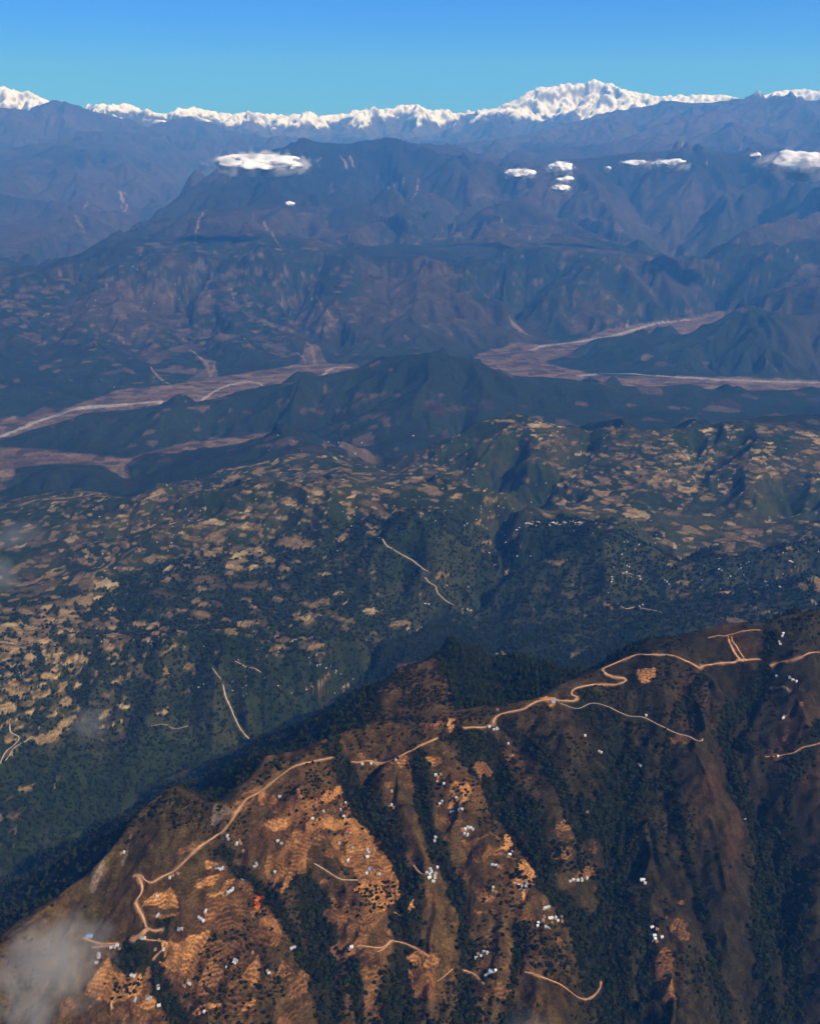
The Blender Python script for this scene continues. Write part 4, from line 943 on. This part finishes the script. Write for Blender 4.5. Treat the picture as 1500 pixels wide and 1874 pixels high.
for n, m in M_ROOFS.items():
    V = []; F = []
    for s in (-1, 1):
        k = len(V); V += [(-.56, s * .62, .44), (.56, s * .62, .44), (.56, 0, .82), (-.56, 0, .82), (-.56, s * .62, .48), (.56, s * .62, .48), (.56, 0, .86), (-.56, 0, .86)]
        F += [tuple(k + q for q in f) for f in ((0,1,2,3),(4,5,6,7),(0,1,5,4),(1,2,6,5),(3,0,4,7))]
    ROOFME[n] = from_py('roof', V, F, m)
V, F = box_vf(-.07, .07, -.515, -.49, -.1, .22); DOORME = from_py('door', V, F, M_DOOR)
V, F = box_vf(-.06, .06, -.512, -.49, .1, .3); WINME = from_py('window', V, F, M_WIN)
def put_house(x, y, ln, roof, wall, label, group, rz):
    z = float(samp(H, np.array([math.atan2(x, y)]), np.array([math.hypot(x, y)]))[0])
    e = bpy.data.objects.new('house', None); C.objects.link(e); e.location = (x, y, z + .4); w_ = max(5.5, ln * .55) if ln < 16 else 7.5; e.scale = (ln, w_, 6.0 if ln < 16 else 5.2); e.rotation_euler = (0, 0, rz)
    e['label'] = label; e['category'] = 'house'; e['group'] = group
    for n, me, lx in (('wall', WALLME[wall], 0), ('roof', ROOFME[roof], 0), ('door', DOORME, 0), ('window', WINME, -.3), ('window', WINME, .3)):
        o = bpy.data.objects.new(n, me); C.objects.link(o); o.parent = e; o.location = (lx, 0, 0)
W, G, B_, R_, N_, D_ = 'white', 'grey', 'blue', 'red', 'brown', 'dark'
HAM = [ # (words, [(u, v, roof, length m)])
 ('below the left ridge road', [(416,1531,W,7),(433,1545,W,9),(438,1540,N_,8),(441,1545,N_,7),(418,1537,G,6),(445,1558,N_,7)]),
 ('on the large terraced left spur', [(503,1597,W,6),(512,1459,G,9),(592,1486,G,7),(572,1499,W,8),(629,1495,W,8),(632,1470,W,6),(636,1576,W,10),(623,1483,G,6),(508,1540,G,8),(515,1545,G,7)]),
 ('among the orchard terraces', [(635,1521,R_,10),(641,1523,R_,7),(672,1557,W,8),(675,1561,G,8),(672,1569,W,9),(668,1565,N_,7),(676,1591,B_,8),(671,1599,W,7),(665,1601,N_,8),(689,1602,N_,8),(694,1601,W,6),(645,1553,G,6),(620,1544,G,6),(684,1594,N_,7)]),
 ('of the hamlet left of the clay scar', [(423,1631,W,8),(418,1634,W,7),(426,1628,W,6),(415,1637,N_,8),(407,1590,W,7),(403,1592,W,6),(393,1589,D_,8),(398,1588,D_,9),(408,1590,D_,7),(444,1610,G,7),(469,1583,G,10),(466,1587,G,8),(409,1640,N_,7)]),
 ('on the left slope inside the road bend', [(311,1607,W,8),(316,1603,N_,7),(325,1600,N_,7),(288,1641,W,7),(288,1677,G,12),(227,1561,W,6),(222,1563,N_,5),(376,1669,W,9),(368,1683,W,7),(372,1686,W,7),(364,1680,G,6),(327,1702,G,8),(333,1701,G,7)]),
 ('at the lower left road end', [(164,1714,B_,16),(215,1731,W,8),(209,1734,G,10),(203,1735,G,8),(219,1738,N_,7),(181,1750,G,16),(177,1763,G,9),(259,1719,G,8),(265,1718,W,5),(299,1739,W,5),(284,1739,N_,6),(291,1722,N_,6)]),
 ('around the lower left terraces', [(243,1787,W,13),(347,1802,W,8),(343,1798,N_,9),(337,1806,N_,8),(247,1831,G,12),(291,1841,W,9),(271,1830,G,9),(275,1827,G,8),(313,1834,N_,6),(373,1853,W,6),(367,1854,R_,10),(290,1806,G,7),(290,1811,W,5),(318,1841,N_,5)]),
 ('beside the striped slanting fields', [(432,1758,G,13),(429,1763,W,9),(415,1771,W,6),(418,1768,N_,7),(492,1782,G,8),(489,1778,N_,7),(462,1745,N_,6),(610,1703,N_,8),(643,1734,W,9),(640,1738,N_,8),(538,1735,G,10),(533,1737,G,7)]),
 ('in the cluster right of the orchard', [(788,1594,W,14),(785,1607,W,10),(795,1606,W,10),(793,1614,W,9),(786,1601,G,8),(781,1598,G,8),(797,1600,G,7),(800,1588,W,6)]),
 ('beside the middle crest road', [(679,1398,W,6),(663,1399,W,7),(724,1392,W,7),(687,1393,N_,6),(716,1475,W,9),(713,1477,N_,7),(720,1479,N_,6),(717,1449,W,4),(910,1300,N_,7),(908,1334,W,8),(895,1331,W,7),(903,1336,G,7),(1012,1285,B_,13)]),
 ('on the second spur', [(797,1419,W,8),(801,1423,N_,7),(806,1418,N_,6),(812,1435,W,6),(800,1429,R_,9),(825,1487,W,6),(830,1486,W,6),(845,1482,W,8),(840,1484,W,7),(835,1461,W,7),(836,1465,N_,6),(804,1472,G,7),(808,1468,G,7),(797,1533,W,7),(795,1540,G,6)]),
 ('above the striped brown terraces', [(856,1515,W,7),(861,1516,W,8),(851,1518,W,7),(845,1519,N_,8),(855,1529,W,8),(849,1527,W,6),(865,1519,G,6)]),
 ('by the bright bare field', [(932,1565,W,9),(930,1570,N_,8),(936,1561,G,8),(907,1585,W,8),(901,1584,W,7),(911,1587,N_,8),(953,1625,W,10),(963,1618,G,8),(962,1624,G,9),(948,1621,G,6),(957,1630,N_,7),(901,1631,N_,7),(907,1634,N_,7),(902,1625,G,6)]),
 ('in the row under the brown spur', [(1049,1611,W,8),(1057,1612,W,8),(1064,1611,W,9),(1073,1609,W,9),(1043,1614,G,7),(1032,1503,N_,8),(1074,1487,N_,6),(1027,1507,N_,6)]),
 ('on the lower middle spur', [(999,1662,W,6),(995,1664,W,6),(1004,1661,W,6),(1007,1681,W,13),(1016,1681,W,7),(1027,1679,N_,7),(993,1685,N_,7),(995,1679,N_,6),(984,1690,W,6),(983,1695,W,6),(998,1697,G,6),(1004,1699,G,6),(1020,1686,G,7),(1028,1687,N_,6),(1010,1690,N_,6)]),
 ('alone on the dark brown right slope', [(1175,1611,W,13),(1180,1617,W,7)]),
 ('above the bottom right earth slope', [(1193,1721,W,9),(1198,1719,W,7),(1197,1713,W,9),(1192,1698,G,10),(1202,1702,N_,8),(1210,1716,G,8),(1190,1714,G,6),(1201,1724,N_,7)]),
 ('near the bottom long grey roof', [(891,1745,W,7),(880,1751,W,6),(871,1754,G,8),(874,1747,N_,6),(884,1743,G,5),(900,1779,G,17),(906,1777,W,6),(889,1788,W,7),(893,1783,G,6)]),
 ('scattered over the upper right slopes', [(1070,1347,W,6),(1172,1402,W,7),(1169,1400,N_,7),(1100,1378,W,6),(1096,1376,G,7),(930,1362,W,6),(910,1335,G,7),(1432,1315,W,8),(1435,1312,N_,8),(1422,1385,W,6),(1450,1400,N_,9),(1182,1310,W,7),(1362,1500,W,6),(1365,1507,G,6)]),
 ('on the slope right of the dark gully', [(1427,1180,W,7),(1432,1160,W,8),(1430,1165,G,8),(1425,1175,G,6),(1450,1245,W,9),(1444,1241,G,8),(1456,1248,W,7),(1420,1238,G,6)]),
 ('in the distant hilltop town', [(u + random.uniform(-2, 2), 957 + 2.5 * math.sin(u * .7) + random.uniform(-2, 3), random.choice([W, W, G, N_]), random.uniform(13, 25)) for u in list(range(964, 990, 4)) + list(range(1004, 1068, 3))]),
 ('below the hilltop town', [(945,970,W,14),(950,966,W,10),(1090,958,W,12),(1085,976,W,12),(1103,975,W,12),(895,1012,W,9),(965,1035,W,12),(1037,1025,N_,14),(946,1018,W,9),(971,1018,W,9),(924,980,W,10),(957,966,G,12),(925,993,G,10)]),
 ('on the forested cone hill', [(1140,1050,W,10),(1146,1047,W,12),(1151,1038,W,14),(1147,1036,W,12),(1170,1055,W,14),(1171,1060,W,10),(1118,1065,W,13),(1120,1061,W,11),(1119,1056,G,10),(1220,1065,W,14),(1223,1069,W,14),(1216,1062,G,11),(1138,1015,W,9),(1149,1022,G,9),(1122,1038,G,9),(1170,1110,W,9),(1176,1107,W,8),(1166,1069,G,9),(1112,1085,G,9)]),
 ('in the shaded right edge hills', [(1400,1065,W,18),(1395,1075,W,16),(1404,1072,G,14),(1427,1075,W,18),(1432,1076,W,12),(1445,1027,W,14),(1449,1029,W,14),(1315,1042,W,12),(1320,1044,W,12),(1350,1025,W,9),(1497,1010,W,12),(1424,1015,G,12),(1432,1012,G,12),(1355,1040,W,9),(1440,1098,W,8)]),
 ('by the white road end', [(857,1075,W,8),(855,1115,W,12),(862,1117,W,12),(868,1114,G,10),(850,1118,G,9),(877,1120,W,10),(884,1117,W,9),(784,1106,W,14),(778,1105,W,12),(894,1106,W,7),(872,1093,G,8)]),
 ('on the hill beside the white road', [(697,1011,W,7),(653,977,B_,8),(600,973,B_,8),(617,975,W,7),(655,1018,W,9),(659,1021,W,7),(762,985,W,9),(768,990,W,8),(633,1041,W,12),(636,1044,N_,10),(598,1026,W,9),(584,1094,W,7),(741,1033,G,9),(752,1014,W,8),(694,948,W,8),(698,955,W,8),(822,979,W,7),(847,982,W,8),(833,1003,W,10),(845,1003,W,8),(856,968,W,9),(861,976,G,9),(573,1109,W,6),(706,1087,G,8)]),
 ('in the lower left terraced village', [(440,1150,W,10),(443,1155,G,10),(437,1158,G,9),(448,1157,W,9),(432,1164,G,9),(540,1208,W,11),(535,1219,W,10),(532,1216,W,9),(552,1212,W,9),(549,1208,W,8),(450,1213,W,11),(641,1259,W,6),(597,1163,W,9),(477,1249,W,9),(447,1266,W,9),(470,1220,W,7),(657,1243,W,7),(580,1241,G,7),(606,1224,G,8),(510,1172,G,9),(506,1168,W,8),(704,1156,W,9),(566,1200,W,8),(409,1205,G,8),(383,1170,W,8),(583,1302,W,6)]),
]
allp = []; cnt = 0
RWORD = {W: 'white tin roofed', G: 'grey roofed', B_: 'blue roofed', R_: 'red roofed', N_: 'brown roofed', D_: 'dark roofed'}
for words, hs in HAM:
    hs = sorted(hs); hh = hit([h[0] for h in hs], [h[1] for h in hs]); n = len(hs)
    for i, (u, v, rf, ln) in enumerate(hs):
        if cnt >= 298: break
        long_ = ' long' if ln >= 13 and hh[i, 4] < 2600 else ''
        lab = '%s%s house, %s from left %s' % (RWORD[rf], long_, ordinal(i), words)
        put_house(hh[i, 0], hh[i, 1], ln * .82, rf, 0 if rf in (W, B_, R_) else 1 if rf == N_ else 2, lab, 'houses ' + words.replace('of the', 'in the', 1), random.choice([0, 0, 1.57]) + random.uniform(-.5, .5)); cnt += 1
print('houses', cnt)
# specks too many and too small to build one by one
rs = np.random.RandomState(12); pts = []
for u, v, du, dv, n in ((560,930,240,60,120),(250,1000,200,80,80),(860,930,120,60,90),(480,1230,120,60,70),(1180,870,300,80,110),(1200,990,90,30,40),(300,1180,150,20,30),(600,1230,60,40,30),(300,560,300,100,60),(640,820,200,40,40),(1350,1050,150,40,50)):
    for _ in range(n): pts.append((u + rs.randn() * du * .5, v + rs.randn() * dv * .5))
hh = hit([p[0] for p in pts], [p[1] for p in pts]); V = []; F = []
for q in hh:
    if q[4] < 2700 or q[4] > 16000 or rs.rand() < .62: continue
    s = rs.uniform(2.6, 5.0) * (1 if q[4] < 7000 else 1.8); a = rs.rand() * 3; ca, sa_ = math.cos(a) * s, math.sin(a) * s; k = len(V); zz = float(samp(H, np.array([q[3]]), np.array([q[4]]))[0]); hgt = s * .9
    for z_ in (zz - 2, zz + hgt):
        for cx_, cy_ in ((-1, -.6), (1, -.6), (1, .6), (-1, .6)): V.append((q[0] + cx_ * ca - cy_ * sa_, q[1] + cx_ * sa_ + cy_ * ca, z_))
    V += [(q[0] - ca, q[1] - sa_, zz + hgt * 1.45), (q[0] + ca, q[1] + sa_, zz + hgt * 1.45)]
    F += [tuple(k + i for i in f) for f in ((0,1,5,4),(2,3,7,6),(1,2,6,9,5),(3,0,4,8,7),(4,5,9,8),(6,7,8,9))]
me = from_py('distant_houses', V, F, plain('distant_tin', (.24, .225, .20), .6, .2, .01)); o = bpy.data.objects.new('distant_houses', me); C.objects.link(o); o['kind'] = 'stuff'; o['label'] = 'tiny pale houses dotted over the far hillsides'

# ------------------------------------------------------------------ clouds
def cloud_mat(name, dens, size, g=-.42, thr=.42, col=(1, 1, 1, 1)):
    m = bpy.data.materials.new(name); m.use_nodes = True; t = m.node_tree; t.nodes.remove(t.nodes['Principled BSDF']); N = t.nodes; L = t.links
    pv = N.new('ShaderNodeVolumePrincipled'); pv.inputs['Color'].default_value = col; pv.inputs['Anisotropy'].default_value = g
    geo = N.new('ShaderNodeNewGeometry'); n = N.new('ShaderNodeTexNoise'); n.inputs['Scale'].default_value = 1 / size; n.inputs['Detail'].default_value = 5; n.inputs['Roughness'].default_value = .62; L.new(geo.outputs['Position'], n.inputs['Vector'])
    tc = N.new('ShaderNodeTexCoord'); ln = N.new('ShaderNodeVectorMath'); ln.operation = 'LENGTH'; L.new(tc.outputs['Object'], ln.inputs[0])
    fall = N.new('ShaderNodeMapRange'); fall.inputs[1].default_value = .1; fall.inputs[2].default_value = 1.0; fall.inputs[3].default_value = .26; fall.inputs[4].default_value = -.32; L.new(ln.outputs['Value'], fall.inputs[0])
    ad = N.new('ShaderNodeMath'); ad.operation = 'ADD'; L.new(n.outputs[0], ad.inputs[0]); L.new(fall.outputs[0], ad.inputs[1])
    mr = N.new('ShaderNodeMapRange'); mr.inputs[1].default_value = thr; mr.inputs[2].default_value = thr + .22; mr.inputs[3].default_value = 0; mr.inputs[4].default_value = dens; L.new(ad.outputs[0], mr.inputs[0])
    L.new(mr.outputs[0], pv.inputs['Density']); L.new(pv.outputs[0], t.nodes['Material Output'].inputs['Volume']); return m
def cloud(u, v, du, dv, rkm, label, group, m, depth=.6, seed=0, lump=.35):
    th, s = ray(u, v); r = float(deep(np.float64(rkm * 1000))); z = ZC + r * s; slant = r * math.hypot(1, s)
    pxm = slant / FPX * math.cos(float(th)) ** 0; ax, az = du * pxm * (1.4 if m in FARM else 1.0), dv * pxm * (1.4 if m in FARM else 1.0)
    rg = random.Random(seed); bm = bmesh.new(); bmesh.ops.create_icosphere(bm, subdivisions=4, radius=1.0)
    dirs = [Vector((rg.uniform(-1, 1), rg.uniform(-1, 1), rg.uniform(-.2, 1))).normalized() for _ in range(14)]; amp = [rg.uniform(.3, 1) * lump for _ in dirs]
    for q in bm.verts:
        d = q.co.normalized(); rad = 1.05 + sum(a * max(0, d.dot(e)) ** 10 for a, e in zip(amp, dirs)); q.co = d * rad
        if q.co.z < -.45: q.co.z = -.45 + (q.co.z + .45) * .3
    me = bpy.data.meshes.new('cloud'); bm.to_mesh(me); bm.free(); me.materials.append(m)
    o = bpy.data.objects.new('cloud', me); C.objects.link(o); o.location = (r * math.sin(th), r * math.cos(th), z); o.scale = (ax, max(az, ax * depth), az); o.rotation_euler = (0, 0, -float(th))
    o['label'] = label; o['category'] = 'cloud'; o['group'] = group
    if m in FARM:
        from mathutils import noise
        bm = bmesh.new(); bmesh.ops.create_icosphere(bm, subdivisions=5, radius=1.0); off = Vector((seed * 3.7, seed * 1.3, 0))
        asp = Vector((max(1, ax / az), max(1, ax / az * depth), 1))
        for q in bm.verts:
            d = q.co.normalized(); p = Vector((d.x * min(3, asp.x), d.y * min(3, asp.y), d.z)) * 1.15 + off
            rad = .42 + .30 * sum(a * max(0, d.dot(e)) ** 10 for a, e in zip(amp, dirs)) / lump * .5 + .12 * noise.fractal(p, 1.2, 2.0, 3) + .07 * abs(noise.noise(p * 2.2))
            q.co = d * max(.12, rad)
            if q.co.z < -.22: q.co.z = -.22 + (q.co.z + .22) * .35
        me = bpy.data.meshes.new('core'); bm.to_mesh(me); bm.free(); me.materials.append(M_CORE)
        me.polygons.foreach_set('use_smooth', [True] * len(me.polygons)); co = bpy.data.objects.new('core', me); C.objects.link(co); co.parent = o
    return o
M_CORE = plain('cloud_core', (.50, .51, .54), 1.0, .03, .004, 0)
MC1 = cloud_mat('cumulus', .013, 260, -.66); MC2 = cloud_mat('small_cumulus', .015, 150, -.66)
FARM = (MC1, MC2); FARC = 'small white clouds over the far slopes'
cloud(482,300,92,22,15.2, 'long flat white cloud over the left shoulder of the central mountain', FARC, MC1, .5, 1)
cloud(949,318,32,11,15.6, 'small white cloud left of the three stacked clouds', FARC, MC2, .6, 2)
cloud(1026,309,27,13,15.4, 'uppermost and largest of the three stacked white clouds', FARC, MC2, .6, 3)
cloud(1031,329,18,9,15.4, 'middle of the three stacked white clouds', FARC, MC2, .6, 4)
cloud(1024,345,21,9,15.3, 'lowest of the three stacked white clouds', FARC, MC2, .6, 5)
cloud(1219,302,38,11,15.6, 'narrow white cloud under the long pale landslide', FARC, MC2, .5, 6)
cloud(1162,300,26,8,15.6, 'thin faint cloud left of the narrow white cloud', FARC, MC2, .5, 7)
cloud(1462,304,72,26,15, 'largest white cloud cut by the right edge', FARC, MC1, .5, 8)
cloud(1381,286,12,8,15.5, 'tiny white puff just left of the largest right cloud', FARC, MC2, .6, 9)
cloud(1111,310,7,6,15.6, 'tiny faint puff between the stacked clouds and the narrow cloud', FARC, MC2, .6, 10)
cloud(531,373,10,5,14.8, 'tiny pale puff low on the central mountain', FARC, MC2, .6, 11)
NEARC = 'thin grey clouds drifting near the aircraft'
MW = cloud_mat('near_cloud', .0078, 62, .1, .40, (.97, .93, .84, 1)); MW2 = cloud_mat('near_wisp', .0020, 110, .1, .42, (.97, .95, .9, 1))
cloud(85,1775,125,120,1.05, 'thick grey cloud puff over the lower left corner', NEARC, MW, .8, 21, .25)
cloud(25,985,75,36,2.6, 'thin grey wisp at the left edge above the terraced hillside', NEARC, MW2, .8, 22, .25)
cloud(5,1045,45,55,2.6, 'pale grey puff cut by the left edge', NEARC, MW2, .8, 23, .25)
cloud(160,1325,60,50,2.2, 'very faint grey wisp over the left fields', NEARC, MW2, .8, 24, .25)
cloud(955,1882,85,46,1.0, 'small grey cloud puff at the bottom edge', NEARC, MW2, .8, 25, .25)

# ------------------------------------------------------------------ the air
me = bpy.data.meshes.new('haze'); x0, x1, y0, y1, zb, zt = -60000, 60000, -30000, 63000, -41.5, 6500
me.from_pydata([(x0,y0,zb),(x1,y0,zb),(x1,y1,zb),(x0,y1,zb),(x0,y0,zt),(x1,y0,zt),(x1,y1,zt),(x0,y1,zt)], [], [(3,2,1,0),(4,5,6,7),(0,1,5,4),(1,2,6,5),(2,3,7,6),(3,0,4,7)])
hz = bpy.data.objects.new('haze', me); C.objects.link(hz); hz['kind'] = 'stuff'; hz['label'] = 'blue haze over the valleys'
m = bpy.data.materials.new('haze'); m.use_nodes = True; t = m.node_tree; t.nodes.remove(t.nodes['Principled BSDF'])
pv = t.nodes.new('ShaderNodeVolumePrincipled'); pv.inputs['Color'].default_value = (.10, .37, 1.0, 1); pv.inputs['Absorption Color'].default_value = (1, 1, 1, 1)
pv.inputs['Density'].default_value = 3.05e-5; pv.inputs['Anisotropy'].default_value = .1
t.links.new(pv.outputs[0], t.nodes['Material Output'].inputs['Volume']); me.materials.append(m)
